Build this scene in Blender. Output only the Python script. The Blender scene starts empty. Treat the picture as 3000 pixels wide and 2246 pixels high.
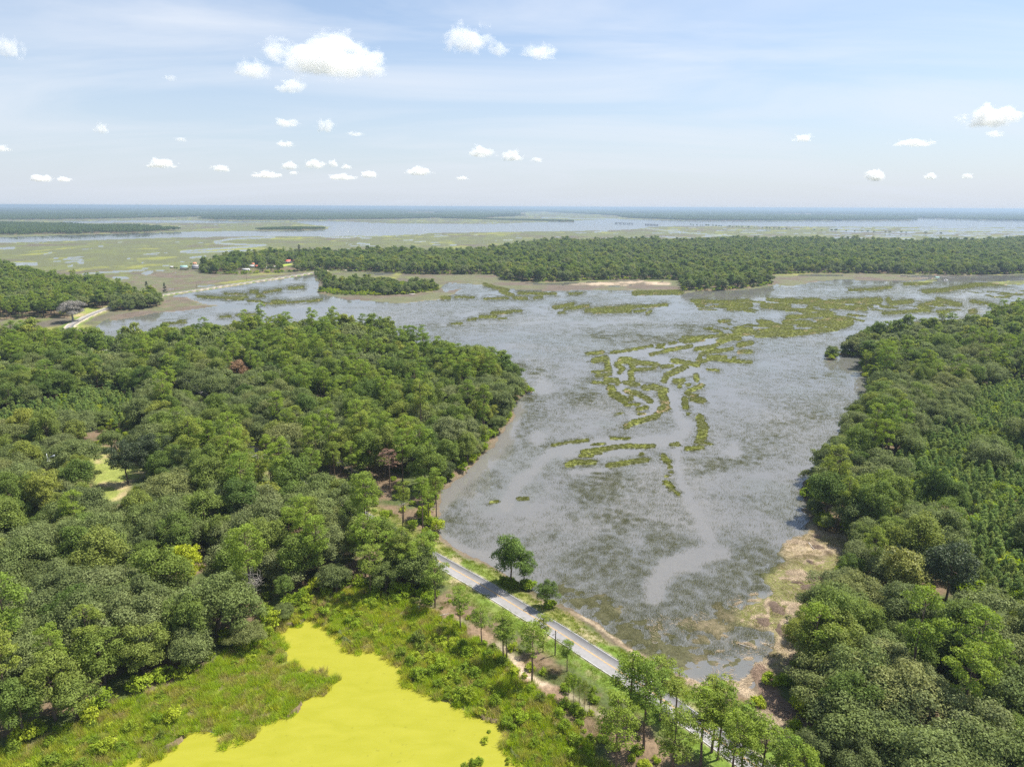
import bpy, math, random
import numpy as np
from mathutils import Matrix, Vector

# ------------------------------------------------------------------ scene, camera, sky, sun, exposure
SC = bpy.context.scene
COL = SC.collection
CAM_H = 120.0
PITCH = math.radians(14.50)
ROLL = math.radians(0.24)
FPX, CX, CY = 1474.67, 1106.0, 828.0          # survey units used for the site plan below

_f = np.array([0, math.cos(PITCH), -math.sin(PITCH)])
_r0 = np.array([1.0, 0, 0]); _u0 = np.array([0, math.sin(PITCH), math.cos(PITCH)])
_r = _r0 * math.cos(ROLL) + _u0 * math.sin(ROLL)
_u = _u0 * math.cos(ROLL) - _r0 * math.sin(ROLL)

cam_data = bpy.data.cameras.new('camera')
cam_data.lens = 24.0; cam_data.sensor_width = 36.0
cam_data.clip_start = 1.0; cam_data.clip_end = 250000.0
cam = bpy.data.objects.new('camera', cam_data); COL.objects.link(cam)
M = Matrix.Identity(4)
for i in range(3):
    M[i][0], M[i][1], M[i][2] = float(_r[i]), float(_u[i]), float(-_f[i])
M[2][3] = CAM_H
cam.matrix_world = M
SC.camera = cam

SUN_EL, SUN_AZ = math.radians(60.0), math.radians(66.0)    # azimuth from +Y towards +X
world = bpy.data.worlds.new('World'); SC.world = world; world.use_nodes = True
wn, wl = world.node_tree.nodes, world.node_tree.links
for n in list(wn): wn.remove(n)
w_out = wn.new('ShaderNodeOutputWorld'); w_bg = wn.new('ShaderNodeBackground'); w_bg.inputs[1].default_value = 0.098
sky = wn.new('ShaderNodeTexSky'); sky.sky_type = 'NISHITA'; sky.sun_disc = False
sky.sun_elevation = SUN_EL; sky.sun_rotation = SUN_AZ
sky.altitude = 0.0; sky.air_density = 1.0; sky.dust_density = 0.7; sky.ozone_density = 3.0
w_tc = wn.new('ShaderNodeTexCoord'); w_sep = wn.new('ShaderNodeSeparateXYZ'); w_max = wn.new('ShaderNodeMath'); w_max.operation = 'MAXIMUM'
w_max.inputs[1].default_value = 0.004
w_com = wn.new('ShaderNodeCombineXYZ')
wl.new(w_tc.outputs['Generated'], w_sep.inputs[0]); wl.new(w_sep.outputs[2], w_max.inputs[0])
wl.new(w_sep.outputs[0], w_com.inputs[0]); wl.new(w_sep.outputs[1], w_com.inputs[1]); wl.new(w_max.outputs[0], w_com.inputs[2])
wl.new(w_com.outputs[0], sky.inputs[0])
# thin high cirrus over the whole dome, laid on a plane at height one
w_add = wn.new('ShaderNodeMath'); w_add.operation = 'ADD'; w_add.inputs[1].default_value = 0.16
wl.new(w_max.outputs[0], w_add.inputs[0])
w_dx = wn.new('ShaderNodeMath'); w_dx.operation = 'DIVIDE'; w_dy = wn.new('ShaderNodeMath'); w_dy.operation = 'DIVIDE'
wl.new(w_sep.outputs[0], w_dx.inputs[0]); wl.new(w_add.outputs[0], w_dx.inputs[1])
wl.new(w_sep.outputs[1], w_dy.inputs[0]); wl.new(w_add.outputs[0], w_dy.inputs[1])
w_pl = wn.new('ShaderNodeCombineXYZ'); wl.new(w_dx.outputs[0], w_pl.inputs[0]); wl.new(w_dy.outputs[0], w_pl.inputs[1])
w_map = wn.new('ShaderNodeMapping'); w_map.inputs['Rotation'].default_value = (0, 0, 0.45); w_map.inputs['Scale'].default_value = (0.55, 1.5, 1)
w_map.inputs['Location'].default_value = (1.3, 0.4, 0)
wl.new(w_pl.outputs[0], w_map.inputs[0])
w_n1 = wn.new('ShaderNodeTexNoise'); w_n1.inputs['Scale'].default_value = 0.9; w_n1.inputs['Detail'].default_value = 9; w_n1.inputs['Roughness'].default_value = 0.55; w_n1.inputs['Distortion'].default_value = 0.7
wl.new(w_map.outputs[0], w_n1.inputs['Vector'])
w_rp = wn.new('ShaderNodeMapRange'); w_rp.inputs[1].default_value = 0.42; w_rp.inputs[2].default_value = 0.78; w_rp.inputs[3].default_value = 0.0; w_rp.inputs[4].default_value = 0.75
wl.new(w_n1.outputs['Fac'], w_rp.inputs[0])
w_mix = wn.new('ShaderNodeMix'); w_mix.data_type = 'RGBA'
w_mix.inputs[7].default_value = (6.6, 6.7, 6.9, 1)
wl.new(w_rp.outputs[0], w_mix.inputs[0]); wl.new(sky.outputs[0], w_mix.inputs[6])
# the milky humid air towards the horizon, the same all round
w_hz = wn.new('ShaderNodeMath'); w_hz.operation = 'MULTIPLY'; w_hz.inputs[1].default_value = -5.2; wl.new(w_max.outputs[0], w_hz.inputs[0])
w_ex = wn.new('ShaderNodeMath'); w_ex.operation = 'EXPONENT'; wl.new(w_hz.outputs[0], w_ex.inputs[0])
w_mu = wn.new('ShaderNodeMath'); w_mu.operation = 'MULTIPLY'; w_mu.inputs[1].default_value = 0.92; wl.new(w_ex.outputs[0], w_mu.inputs[0])
w_m2 = wn.new('ShaderNodeMix'); w_m2.data_type = 'RGBA'; w_m2.inputs[7].default_value = (4.15, 4.55, 5.2, 1); wl.new(w_mu.outputs[0], w_m2.inputs[0]); wl.new(w_mix.outputs[2], w_m2.inputs[6])
wl.new(w_m2.outputs[2], w_bg.inputs[0]); wl.new(w_bg.outputs[0], w_out.inputs[0])

sun_d = bpy.data.lights.new('sun', 'SUN'); sun_d.energy = 5.0; sun_d.angle = math.radians(0.53); sun_d.color = (1.0, 0.955, 0.87)
sun = bpy.data.objects.new('sun', sun_d); COL.objects.link(sun)
sdir = Vector((math.cos(SUN_EL) * math.sin(SUN_AZ), math.cos(SUN_EL) * math.cos(SUN_AZ), math.sin(SUN_EL)))
sun.rotation_euler = sdir.to_track_quat('Z', 'Y').to_euler(); sun.location = (0, 0, 400)

SC.view_settings.view_transform = 'Standard'; SC.view_settings.look = 'None'
SC.view_settings.gamma = 1.0; SC.view_settings.use_curve_mapping = False
SC.view_settings.exposure = 0.75
SC.render.engine = 'CYCLES'
cy = SC.cycles
cy.max_bounces = 16; cy.diffuse_bounces = 3; cy.glossy_bounces = 3; cy.transmission_bounces = 3; cy.volume_bounces = 14; cy.transparent_max_bounces = 8
cy.caustics_reflective = False; cy.caustics_refractive = False
cy.use_denoising = False; cy.denoiser = 'OPENIMAGEDENOISE'
try: cy.denoising_prefilter = 'ACCURATE'
except Exception: pass
cy.use_adaptive_sampling = True; cy.adaptive_threshold = 0.012
cy.sample_clamp_indirect = 6.0

# ------------------------------------------------------------------ site plan helpers
def unproj(px, py, z=0.0):
    px = np.asarray(px, float); py = np.asarray(py, float)
    a = (px - CX) / FPX; b = (CY - py) / FPX
    dx = _f[0] + a * _r[0] + b * _u[0]; dy = _f[1] + a * _r[1] + b * _u[1]; dz = _f[2] + a * _r[2] + b * _u[2]
    dz = np.minimum(dz, -0.0022)
    t = (z - CAM_H) / dz
    return dx * t, dy * t
def proj(X, Y, Z=0.0):
    zz = Z - CAM_H
    d = X * _f[0] + Y * _f[1] + zz * _f[2]
    d = np.maximum(d, 1.0)
    return CX + FPX * (X * _r[0] + Y * _r[1] + zz * _r[2]) / d, CY - FPX * (X * _u[0] + Y * _u[1] + zz * _u[2]) / d, d
def G(px, py, z=0.0):
    x, y = unproj(px, py, z); return float(x), float(y)
def ground_poly(pts):
    return np.array([G(*p) for p in pts])
def height_for(px, py, ptop, z0=1.0):
    """height of something whose foot is seen at (px,py) and whose top at row ptop"""
    x, y = G(px, py, z0)
    lo, hi = 0.0, 60.0
    for _ in range(40):
        m = (lo + hi) / 2
        if proj(x, y, z0 + m)[1] > ptop: lo = m
        else: hi = m
    return lo

_RT = np.random.RandomState(7).rand(512, 512).astype(np.float32)
def vnoise(x, y, s=0):
    ix = np.floor(x); iy = np.floor(y); fx = (x - ix).astype(np.float32); fy = (y - iy).astype(np.float32)
    fx = fx * fx * (3 - 2 * fx); fy = fy * fy * (3 - 2 * fy)
    ix = (ix.astype(np.int32) + s * 73) & 511; iy = (iy.astype(np.int32) + s * 151) & 511
    ix1 = (ix + 1) & 511; iy1 = (iy + 1) & 511
    a = _RT[ix, iy]; b = _RT[ix1, iy]; c = _RT[ix, iy1]; d = _RT[ix1, iy1]
    a += (b - a) * fx; c += (d - c) * fx
    return a + (c - a) * fy
def fbm(x, y, scale, octs=4, s=0):
    """roughly 0..1, mean 0.5"""
    x = np.asarray(x) / scale; y = np.asarray(y) / scale
    v = np.zeros(x.shape, np.float32); amp = 0.5; tot = 0
    for o in range(octs):
        v += amp * vnoise(x + 17.3 * o, y - 9.1 * o, s + o); tot += amp; amp *= 0.5; x = x * 2.03; y = y * 2.03
    return v / tot
def sstep(a, b, v):
    t = np.clip((v - a) / (b - a), 0, 1); return t * t * (3 - 2 * t)

def sdf_poly(P, X, Y, margin):
    """signed distance (positive inside), clipped to -margin away from the polygon"""
    out = np.full(X.shape, -float(margin))
    sel = (X > P[:, 0].min() - margin) & (X < P[:, 0].max() + margin) & (Y > P[:, 1].min() - margin) & (Y < P[:, 1].max() + margin)
    if not sel.any(): return out
    x = X[sel]; y = Y[sel]
    d2 = np.full(x.shape, 1e18); ins = np.zeros(x.shape, bool)
    n = len(P)
    for i in range(n):
        ax, ay = P[i]; bx, by = P[(i + 1) % n]
        ex, ey = bx - ax, by - ay
        t = np.clip(((x - ax) * ex + (y - ay) * ey) / (ex * ex + ey * ey + 1e-12), 0, 1)
        d2 = np.minimum(d2, (x - ax - t * ex) ** 2 + (y - ay - t * ey) ** 2)
        if ay != by:
            c = ((ay > y) != (by > y)) & (x < (bx - ax) * (y - ay) / (by - ay) + ax)
            ins ^= c
    d = np.sqrt(d2)
    out[sel] = np.maximum(np.where(ins, d, -d), -margin)
    return out
def dist_line(L, X, Y, margin):
    out = np.full(X.shape, float(margin))
    L = np.asarray(L, float)
    sel = (X > L[:, 0].min() - margin) & (X < L[:, 0].max() + margin) & (Y > L[:, 1].min() - margin) & (Y < L[:, 1].max() + margin)
    if not sel.any(): return out
    x = X[sel]; y = Y[sel]; d2 = np.full(x.shape, 1e18)
    if len(L) == 1: d2 = (x - L[0, 0]) ** 2 + (y - L[0, 1]) ** 2
    for i in range(len(L) - 1):
        ax, ay = L[i]; ex, ey = L[i + 1] - L[i]
        t = np.clip(((x - ax) * ex + (y - ay) * ey) / (ex * ex + ey * ey + 1e-12), 0, 1)
        d2 = np.minimum(d2, (x - ax - t * ex) ** 2 + (y - ay - t * ey) ** 2)
    out[sel] = np.minimum(np.sqrt(d2), margin)
    return out

# ------------------------------------------------------------------ site plan: outlines
MAIN_SHORE = [(1145, 812, 12), (1143, 842), (1112, 870), (1104, 905), (1060, 965), (1012, 1010), (985, 1035), (945, 1060), (942, 1120), (946, 1165)]
FAR_EDGE_L = [(1110, 788, 14), (1080, 764, 14), (1040, 750, 14), (960, 745, 14), (880, 722, 14), (800, 698, 14), (700, 698, 14), (560, 690, 14), (480, 703, 14), (340, 712, 14), (245, 728, 13)]
LEFT_FAR = [(150, 718, 12), (0, 718, 12), (-900, 722, 12)]
FL_NEAR = [(-900, 1760), (0, 1640), (57, 1623), (133, 1590), (293, 1517), (400, 1477), (500, 1413), (567, 1387), (610, 1347), (627, 1313), (667, 1293), (727, 1290), (777, 1286), (823, 1293), (873, 1306), (925, 1318), (950, 1280), (915, 1228)]
F_LEFT = ground_poly(FL_NEAR + [(946, 1165)] + MAIN_SHORE[::-1][1:] + FAR_EDGE_L + LEFT_FAR)
ROAD_BANK_R = [(1010, 1196), (1085, 1240), (1160, 1285), (1230, 1318), (1340, 1388), (1420, 1434), (1490, 1472), (1560, 1490), (1600, 1490), (1640, 1448), (1690, 1392)]
LAND_MAIN = ground_poly([(-1500, 2600)] + [(-1500, 722, 0)] + LEFT_FAR[::-1][1:] + FAR_EDGE_L[::-1] + MAIN_SHORE + ROAD_BANK_R + [(1800, 1400), (2100, 2600)])
FR_EDGE = [(1775, 1900), (1765, 1656), (1745, 1600), (1712, 1530), (1712, 1440), (1722, 1396), (1760, 1335), (1818, 1272), (1850, 1210), (1815, 1152), (1752, 1140), (1742, 1090), (1742, 1045), (1777, 1020), (1806, 990), (1821, 960), (1836, 930), (1860, 895), (1886, 870), (1886, 845), (1870, 815), (1858, 790), (1875, 776), (1830, 769), (1780, 766)]
FR_FAR = [(1795, 746, 13), (1832, 726, 13), (1900, 709, 13), (1960, 703, 13), (2060, 694, 13), (2115, 690, 13), (2160, 668, 13), (2212, 650, 13), (2700, 628, 13), (3600, 610, 10)]
F_RIGHT = ground_poly(FR_EDGE + FR_FAR + [(3600, 1900)])
W_LAND = ground_poly([(1770, 1130), (1744, 1151), (1704, 1168), (1700, 1195), (1682, 1231), (1649, 1257), (1662, 1275), (1615, 1284), (1593, 1318), (1604, 1347), (1660, 1362), (1680, 1392), (1640, 1440), (1700, 1460), (1820, 1300), (1860, 1200), (1820, 1130)])
FM_NEAR = [(437, 590), (467, 592), (517, 593), (633, 588), (677, 585), (737, 586), (837, 588), (897, 593), (1070, 593), (1090, 605), (1137, 609), (1204, 609), (1304, 605), (1437, 604), (1470, 606), (1475, 629), (1542, 629), (1642, 620), (1672, 612), (1632, 594), (1775, 590), (1942, 592), (2075, 595), (2195, 592), (2300, 588), (3200, 588)]
FM_FAR = [(3200, 505, 14), (2212, 511, 14), (2108, 518, 14), (1975, 519, 14), (1708, 514, 14), (1575, 514, 14), (1475, 519, 14), (1370, 515, 14), (1170, 519, 14), (1070, 534, 14), (970, 539, 14), (820, 536, 14), (737, 540, 14), (583, 540, 14), (483, 547, 14), (443, 560, 14), (433, 574, 8)]
F_MID = ground_poly(FM_NEAR + FM_FAR)
F_ISLE = ground_poly([(690, 632), (720, 636), (800, 639), (880, 636), (950, 627), (925, 617), (850, 611), (780, 611), (705, 618)])
F_SPIT = ground_poly([(676, 588), (684, 600), (700, 616), (722, 612), (716, 598), (700, 588)])
F_UPL = ground_poly([(-900, 700), (0, 691), (53, 690), (133, 686), (150, 690), (165, 676), (205, 666), (227, 671), (267, 673), (333, 666), (353, 660), (347, 645), (333, 632, 9), (290, 620, 13), (247, 606, 13), (220, 597, 13), (134, 596, 13), (99, 595, 13), (80, 581, 13), (0, 569, 13), (-900, 555, 13)])
FF_LEFT = ground_poly([(-900, 512), (0, 508), (133, 506), (300, 503), (377, 498), (350, 489, 14), (300, 485, 14), (200, 484, 14), (100, 481, 14), (0, 479, 14), (-900, 479, 14)])
FF_HORIZON = ground_poly([(-2600, 475), (0, 475), (133, 475), (233, 473), (333, 470), (440, 468), (443, 475), (567, 476), (737, 475), (937, 471.5), (1037, 474), (1050, 470), (1137, 466.5), (1134, 459.5), (1154, 457), (1320, 465.5), (1354, 471), (1475, 476), (1642, 476.5), (1968, 475.5), (1975, 471), (2135, 475.5), (2212, 476.5), (3000, 477), (4800, 477), (4800, 449.6), (1106, 448.2), (-2600, 447.3)])
FF_STRIP = ground_poly([(560, 497), (640, 497), (703, 494.5), (690, 491, 6), (620, 490, 6), (560, 493, 6)])
FF_STRIP2 = ground_poly([(985, 472.5), (1100, 476), (1240, 478.8), (1235, 476, 5), (1100, 473, 5), (990, 470.5, 5)])
POND = ground_poly([(247, 1653), (287, 1637), (333, 1638), (367, 1617), (393, 1588), (433, 1585), (480, 1608), (533, 1593), (560, 1568), (610, 1550), (633, 1538), (640, 1517), (687, 1500), (717, 1477), (700, 1457), (653, 1443), (623, 1427), (603, 1393), (610, 1353), (643, 1348), (667, 1337), (688, 1313), (692, 1320), (685, 1336), (710, 1356), (740, 1383), (790, 1401), (843, 1413), (850, 1429), (873, 1446), (877, 1479), (923, 1489), (925, 1503), (967, 1519), (1013, 1543), (1050, 1559), (1077, 1563), (1097, 1599), (1123, 1639), (1137, 1656), (1180, 1800), (1000, 2100), (300, 2100), (120, 1750)])
BAY = ground_poly([(150, 742), (235, 687), (350, 665), (354, 643), (450, 625), (560, 609), (668, 593), (690, 604), (690, 633), (800, 642), (950, 632), (962, 614), (1000, 602), (1070, 596), (1090, 608), (1204, 612), (1304, 609), (1437, 608), (1475, 632), (1642, 623), (1676, 613), (1640, 597), (1775, 593), (1942, 595), (2195, 595), (2500, 590), (3400, 600), (3400, 700), (2100, 1400), (1700, 1600), (900, 1300), (900, 900), (700, 750)])
RIVER = ground_poly([(-900, 522), (0, 513), (233, 506), (433, 500), (667, 499), (703, 496), (715, 490), (667, 484.5), (627, 478), (700, 477.5), (850, 483), (1060, 484), (1164, 480), (1320, 473.5), (1475, 477), (1700, 477), (1968, 476.3), (1980, 472), (2212, 474), (3400, 474), (3400, 492), (2212, 491), (1708, 489.5), (1608, 487.5), (1474, 488), (1400, 490.5), (1370, 495), (1304, 498), (1137, 500), (950, 503), (850, 507), (737, 510.5), (567, 510), (467, 511), (267, 516), (0, 525), (-900, 540)])
RIVER2 = ground_poly([(133, 478), (240, 477), (333, 476), (440, 477), (627, 479), (500, 481.5), (333, 480.5), (150, 482)])
MUDS = [ground_poly(p) for p in (
    [(350, 640), (395, 640), (440, 655), (480, 660), (400, 672), (345, 676), (300, 684), (240, 694), (222, 684), (345, 662)],
    [(897, 594), (1070, 595), (1090, 607), (1170, 614), (1337, 618), (1475, 613), (1475, 634), (1370, 626), (1204, 630), (1120, 627), (1010, 613), (960, 612), (897, 606)],
    [(1635, 596), (1942, 594), (1975, 600), (2040, 600), (1942, 609), (1808, 603), (1742, 613), (1675, 620), (1668, 613)],
    [(690, 632), (800, 641), (950, 630), (1000, 622), (960, 645), (880, 655), (740, 648)])]
MUD_SETTLE = ground_poly([(257, 606), (373, 581), (437, 586), (517, 594), (650, 591), (567, 600), (433, 616), (347, 633), (333, 626)])
SAND = ground_poly([(1220, 613), (1300, 610), (1380, 607), (1450, 609), (1440, 616), (1350, 617), (1260, 617)])
CLEARING = ground_poly([(185, 985), (205, 968), (232, 970), (262, 990), (292, 1010), (320, 1010), (322, 1032), (290, 1045), (285, 1072), (250, 1088), (205, 1088), (198, 1050)])
LAWN_ROAD = ground_poly([(150, 690), (172, 668), (205, 664), (222, 668), (190, 684)])
SHALLOW = ground_poly([(1186, 1296), (1225, 1262), (1320, 1285), (1370, 1320), (1480, 1335), (1600, 1285), (1620, 1350), (1690, 1385), (1640, 1450), (1560, 1490), (1420, 1436), (1300, 1365)])
ROADSIDE = ground_poly([(915, 1318), (960, 1300), (1000, 1330), (1100, 1395), (1200, 1450), (1300, 1520), (1400, 1600), (1450, 1700), (1330, 1760), (1270, 1640), (1220, 1580), (1130, 1490), (1040, 1410)])
YOUNG_L = ground_poly([(-200, 915), (0, 906), (233, 852), (317, 879), (327, 919), (283, 933), (233, 926), (150, 926), (100, 956), (0, 966), (-200, 980)])
YOUNG_R = ground_poly([(1929, 1022), (1983, 910), (2049, 905), (2116, 855), (2170, 830), (2212, 838), (2500, 845), (2500, 1320), (2180, 1310), (2060, 1290), (2040, 1190), (2110, 1130), (2076, 1085), (1969, 1104), (1929, 1064)])
REED_R = ground_poly([(690, 1313), (727, 1296), (777, 1290), (823, 1297), (873, 1310), (925, 1326), (990, 1368), (1040, 1410), (1085, 1440), (1130, 1490), (1170, 1535), (1220, 1580), (1270, 1640), (1330, 1700), (1400, 1900), (1150, 1900), (1140, 1656), (1097, 1599), (1077, 1563), (1013, 1543), (925, 1503), (877, 1479), (850, 1429), (790, 1401), (710, 1356)])
REED_L = ground_poly([(-300, 1700), (0, 1645), (57, 1628), (133, 1597), (293, 1525), (400, 1485), (500, 1425), (567, 1395), (605, 1350), (625, 1318), (665, 1298), (688, 1313), (667, 1337), (610, 1353), (603, 1393), (653, 1443), (717, 1477), (640, 1517), (560, 1568), (480, 1608), (393, 1588), (333, 1638), (247, 1653), (100, 1760), (-300, 1900)])
REED_MID = ground_poly([(393, 1588), (433, 1585), (480, 1608), (533, 1593), (560, 1568), (610, 1550), (640, 1517), (687, 1500), (717, 1477), (700, 1457), (653, 1443), (600, 1440), (480, 1500), (400, 1550)])

ROAD_PX = [(1900, 1850), (1760, 1740), (1650, 1666), (1555, 1599), (1456, 1527), (1403, 1490), (1310, 1431), (1202, 1361), (1148, 1329), (1042, 1264), (938, 1205), (860, 1159), (757, 1099), (661, 1044), (560, 984), (470, 920), (330, 820), (220, 748), (165, 716), (150, 706)]
ROAD_PX2 = [(165, 695), (190, 682), (222, 669)]
ROAD_Z = 1.25
_rp = [G(x, y, ROAD_Z) for x, y in ROAD_PX] + [G(x, y, ROAD_Z) for x, y in ROAD_PX2] + [G(265, 656, ROAD_Z), G(345, 637.5, ROAD_Z), G(450, 622, ROAD_Z), G(560, 605.5, ROAD_Z), G(630, 595.5, ROAD_Z), G(670, 589.5, ROAD_Z), G(705, 584, ROAD_Z), G(760, 582.5, ROAD_Z)]
def smooth_line(P, step=4.0):
    P = np.array(P, float); out = []
    for i in range(len(P) - 1):
        p0 = P[max(i - 1, 0)]; p1 = P[i]; p2 = P[i + 1]; p3 = P[min(i + 2, len(P) - 1)]
        n = max(2, int(np.linalg.norm(p2 - p1) / step))
        # centripetal-ish tangents, limited by the span
        L = np.linalg.norm(p2 - p1)
        m1 = (p2 - p0) / (np.linalg.norm(p2 - p0) + 1e-9) * L; m2 = (p3 - p1) / (np.linalg.norm(p3 - p1) + 1e-9) * L
        for k in range(n):
            t = k / n; t2 = t * t; t3 = t2 * t
            out.append((2 * t3 - 3 * t2 + 1) * p1 + (t3 - 2 * t2 + t) * m1 + (-2 * t3 + 3 * t2) * p2 + (t3 - t2) * m2)
    out.append(P[-1]); return np.array(out)
ROAD = smooth_line(_rp)
PATH_PX = [(905, 1302), (948, 1318), (1000, 1346), (1042, 1376), (1082, 1399), (1112, 1427), (1135, 1460), (1180, 1485), (1240, 1508), (1300, 1545), (1350, 1590), (1420, 1625)]
PATH = np.array([G(x, y, 0.8) for x, y in PATH_PX])

# marsh islands, creeks and wrack, as strokes on the plan: (scale, ox, oy, [(points, radius)...])
A_ = (2.994, 885.0, 663.6); C2_ = (3.0, 737.0, 413.0); C3_ = (3.0, 1475.0, 413.0); C4_ = (5.0, 295.0, 486.6)
def S_(fr, items): return [([(fr[1] + x / fr[0], fr[2] + y / fr[0]) for x, y in pts], r / fr[0]) for pts, r in items]
ISLES = S_(A_, [([(1150, 300), (1250, 290)], 9), ([(1190, 345), (1270, 330), (1282, 395)], 15), ([(1300, 295), (1400, 280), (1480, 265), (1570, 250)], 6),
    ([(1370, 338), (1430, 345), (1440, 372)], 18), ([(1440, 350), (1520, 362), (1600, 368)], 12), ([(1340, 370), (1372, 395)], 14), ([(1360, 420)], 12), ([(1430, 420), (1436, 470)], 14), ([(1440, 405), (1590, 395)], 8),
    ([(1640, 478), (1660, 440), (1740, 405), (1780, 385)], 15), ([(1630, 385), (1700, 380)], 8),
    ([(1560, 305), (1680, 275), (1820, 250)], 9), ([(1700, 345), (1800, 360), (1865, 375)], 12), ([(1880, 310), (1865, 360)], 12), ([(1850, 270), (1960, 255), (2060, 205), (2130, 203)], 10), ([(1890, 298), (2000, 280), (2085, 268)], 10),
    ([(1780, 225), (1900, 210)], 8), ([(1750, 215), (1850, 195), (1940, 190), (2130, 180)], 7), ([(1600, 260), (1640, 258)], 6), ([(1680, 235), (1720, 230)], 6), ([(1600, 245), (1650, 240)], 4),
    ([(1520, 518), (1580, 515), (1650, 540)], 17), ([(1630, 560), (1655, 625)], 24), ([(1270, 470), (1340, 475)], 14), ([(1345, 492)], 12), ([(1190, 485), (1270, 490)], 8), ([(1390, 488), (1480, 500)], 11),
    ([(1300, 520), (1315, 560), (1390, 598)], 22), ([(1400, 540), (1480, 560), (1555, 605)], 13), ([(1430, 590)], 15), ([(1480, 660), (1530, 645)], 10), ([(1400, 632), (1480, 627)], 6), ([(1480, 690), (1522, 688)], 6), ([(1340, 690), (1370, 684)], 5),
    ([(1400, 770), (1450, 745), (1540, 720), (1600, 700), (1620, 660), (1668, 655)], 14), ([(1715, 480), (1762, 482)], 16), ([(1745, 512)], 12), ([(1800, 500)], 12), ([(1770, 460)], 5), ([(1850, 440), (1858, 470)], 12),
    ([(1790, 550), (1830, 530), (1890, 505)], 12), ([(1800, 566), (1860, 572)], 6), ([(1780, 590), (1785, 640)], 16), ([(1830, 592), (1900, 604)], 14), ([(1800, 690)], 8), ([(1875, 720), (1900, 790), (1880, 850)], 25), ([(1850, 872), (1950, 884)], 6),
    ([(1690, 886), (1742, 886)], 9), ([(1790, 915), (1890, 905)], 11), ([(1640, 965), (1672, 1000)], 16), ([(1680, 1032)], 12), ([(1690, 1066)], 7), ([(1650, 1090), (1672, 1092)], 6), ([(1660, 1130), (1690, 1165)], 16), ([(1700, 1180), (1740, 1210)], 6),
    ([(1290, 1022), (1400, 1005), (1530, 985)], 13), ([(1020, 1022), (1070, 1002)], 16), ([(1070, 1002), (1200, 1002)], 11), ([(1120, 935), (1300, 912)], 12), ([(1300, 905), (1420, 895), (1575, 900)], 10), ([(1100, 962), (1180, 962)], 6), ([(1180, 946), (1240, 943)], 6), ([(920, 890), (1040, 872), (1150, 860)], 7), ([(1300, 848), (1420, 848)], 5), ([(1180, 886), (1260, 883)], 5), ([(1490, 950), (1510, 946)], 6),
    ([(1890, 350), (1960, 335), (2090, 348), (2208, 355)], 8), ([(1930, 322), (2040, 322)], 10), ([(2100, 330)], 9), ([(2130, 245), (2208, 230)], 14), ([(2130, 290), (2208, 285)], 10), ([(1210, 442), (1300, 432)], 9), ([(1180, 416), (1300, 410)], 5), ([(700, 1240), (760, 1236)], 9), ([(1920, 400), (2000, 410)], 5), ([(520, 1260), (570, 1256)], 6)])
ISLES += S_(C2_, [([(1380, 755), (1500, 733)], 9), ([(1450, 765), (1600, 740)], 7), ([(1590, 772), (1700, 762), (1900, 752)], 11), ([(1640, 782), (1870, 776)], 9), ([(1850, 746), (2000, 745), (2110, 735)], 7), ([(1900, 780), (1970, 770)], 5), ([(1980, 792), (2010, 778)], 4), ([(980, 790), (1100, 785)], 8), ([(900, 815), (1000, 812)], 8), ([(820, 834), (870, 826)], 4), ([(720, 860), (780, 856)], 5), ([(1030, 640), (1060, 660), (1110, 672)], 9), ([(1120, 690), (1200, 695)], 7), ([(930, 602), (1000, 625), (1080, 640)], 7), ([(740, 685), (860, 688)], 4), ([(650, 690), (700, 692)], 8), ([(930, 697), (1080, 692)], 4), ([(1250, 692), (1300, 685)], 5), ([(1480, 665), (1560, 660)], 4), ([(1150, 660), (1390, 665)], 6), ([(1080, 775), (1170, 776)], 4), ([(1410, 788), (1450, 786)], 3), ([(1020, 826), (1070, 822)], 3), ([(1900, 660), (2212, 655)], 12)])
ISLES += S_(C3_, [([(480, 932), (700, 925), (900, 900), (1000, 888)], 14), ([(660, 850), (800, 850), (900, 880)], 12), ([(180, 938), (370, 930)], 7), ([(225, 966), (370, 955)], 8), ([(0, 945), (160, 942)], 5), ([(920, 850), (1080, 850), (1020, 870)], 22), ([(680, 820), (880, 800), (960, 805)], 12), ([(510, 850), (600, 880), (700, 885)], 14), ([(330, 885), (440, 888)], 7), ([(330, 912), (440, 920)], 6), ([(680, 715), (900, 720), (1280, 705)], 12), ([(900, 740), (1180, 760)], 12), ([(1330, 700), (1350, 725), (1480, 715)], 12), ([(1540, 740), (1650, 720)], 10), ([(1650, 700), (1800, 735)], 9), ([(300, 760), (440, 740)], 12), ([(520, 740), (680, 750)], 16), ([(550, 700), (670, 720)], 7), ([(60, 710), (300, 720), (420, 705)], 8), ([(240, 843), (300, 842)], 7), ([(1300, 792), (1500, 775), (1600, 770)], 7), ([(1650, 780), (1720, 778)], 7), ([(1870, 780), (1890, 778)], 14), ([(1560, 648), (1700, 640), (1900, 605), (2212, 590)], 10), ([(1870, 713), (1960, 725), (2050, 750)], 7), ([(1500, 858), (1700, 848), (1980, 825)], 8), ([(1080, 640), (1230, 635), (1350, 620)], 6), ([(1440, 600), (1560, 595), (1640, 570)], 9)])
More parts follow.
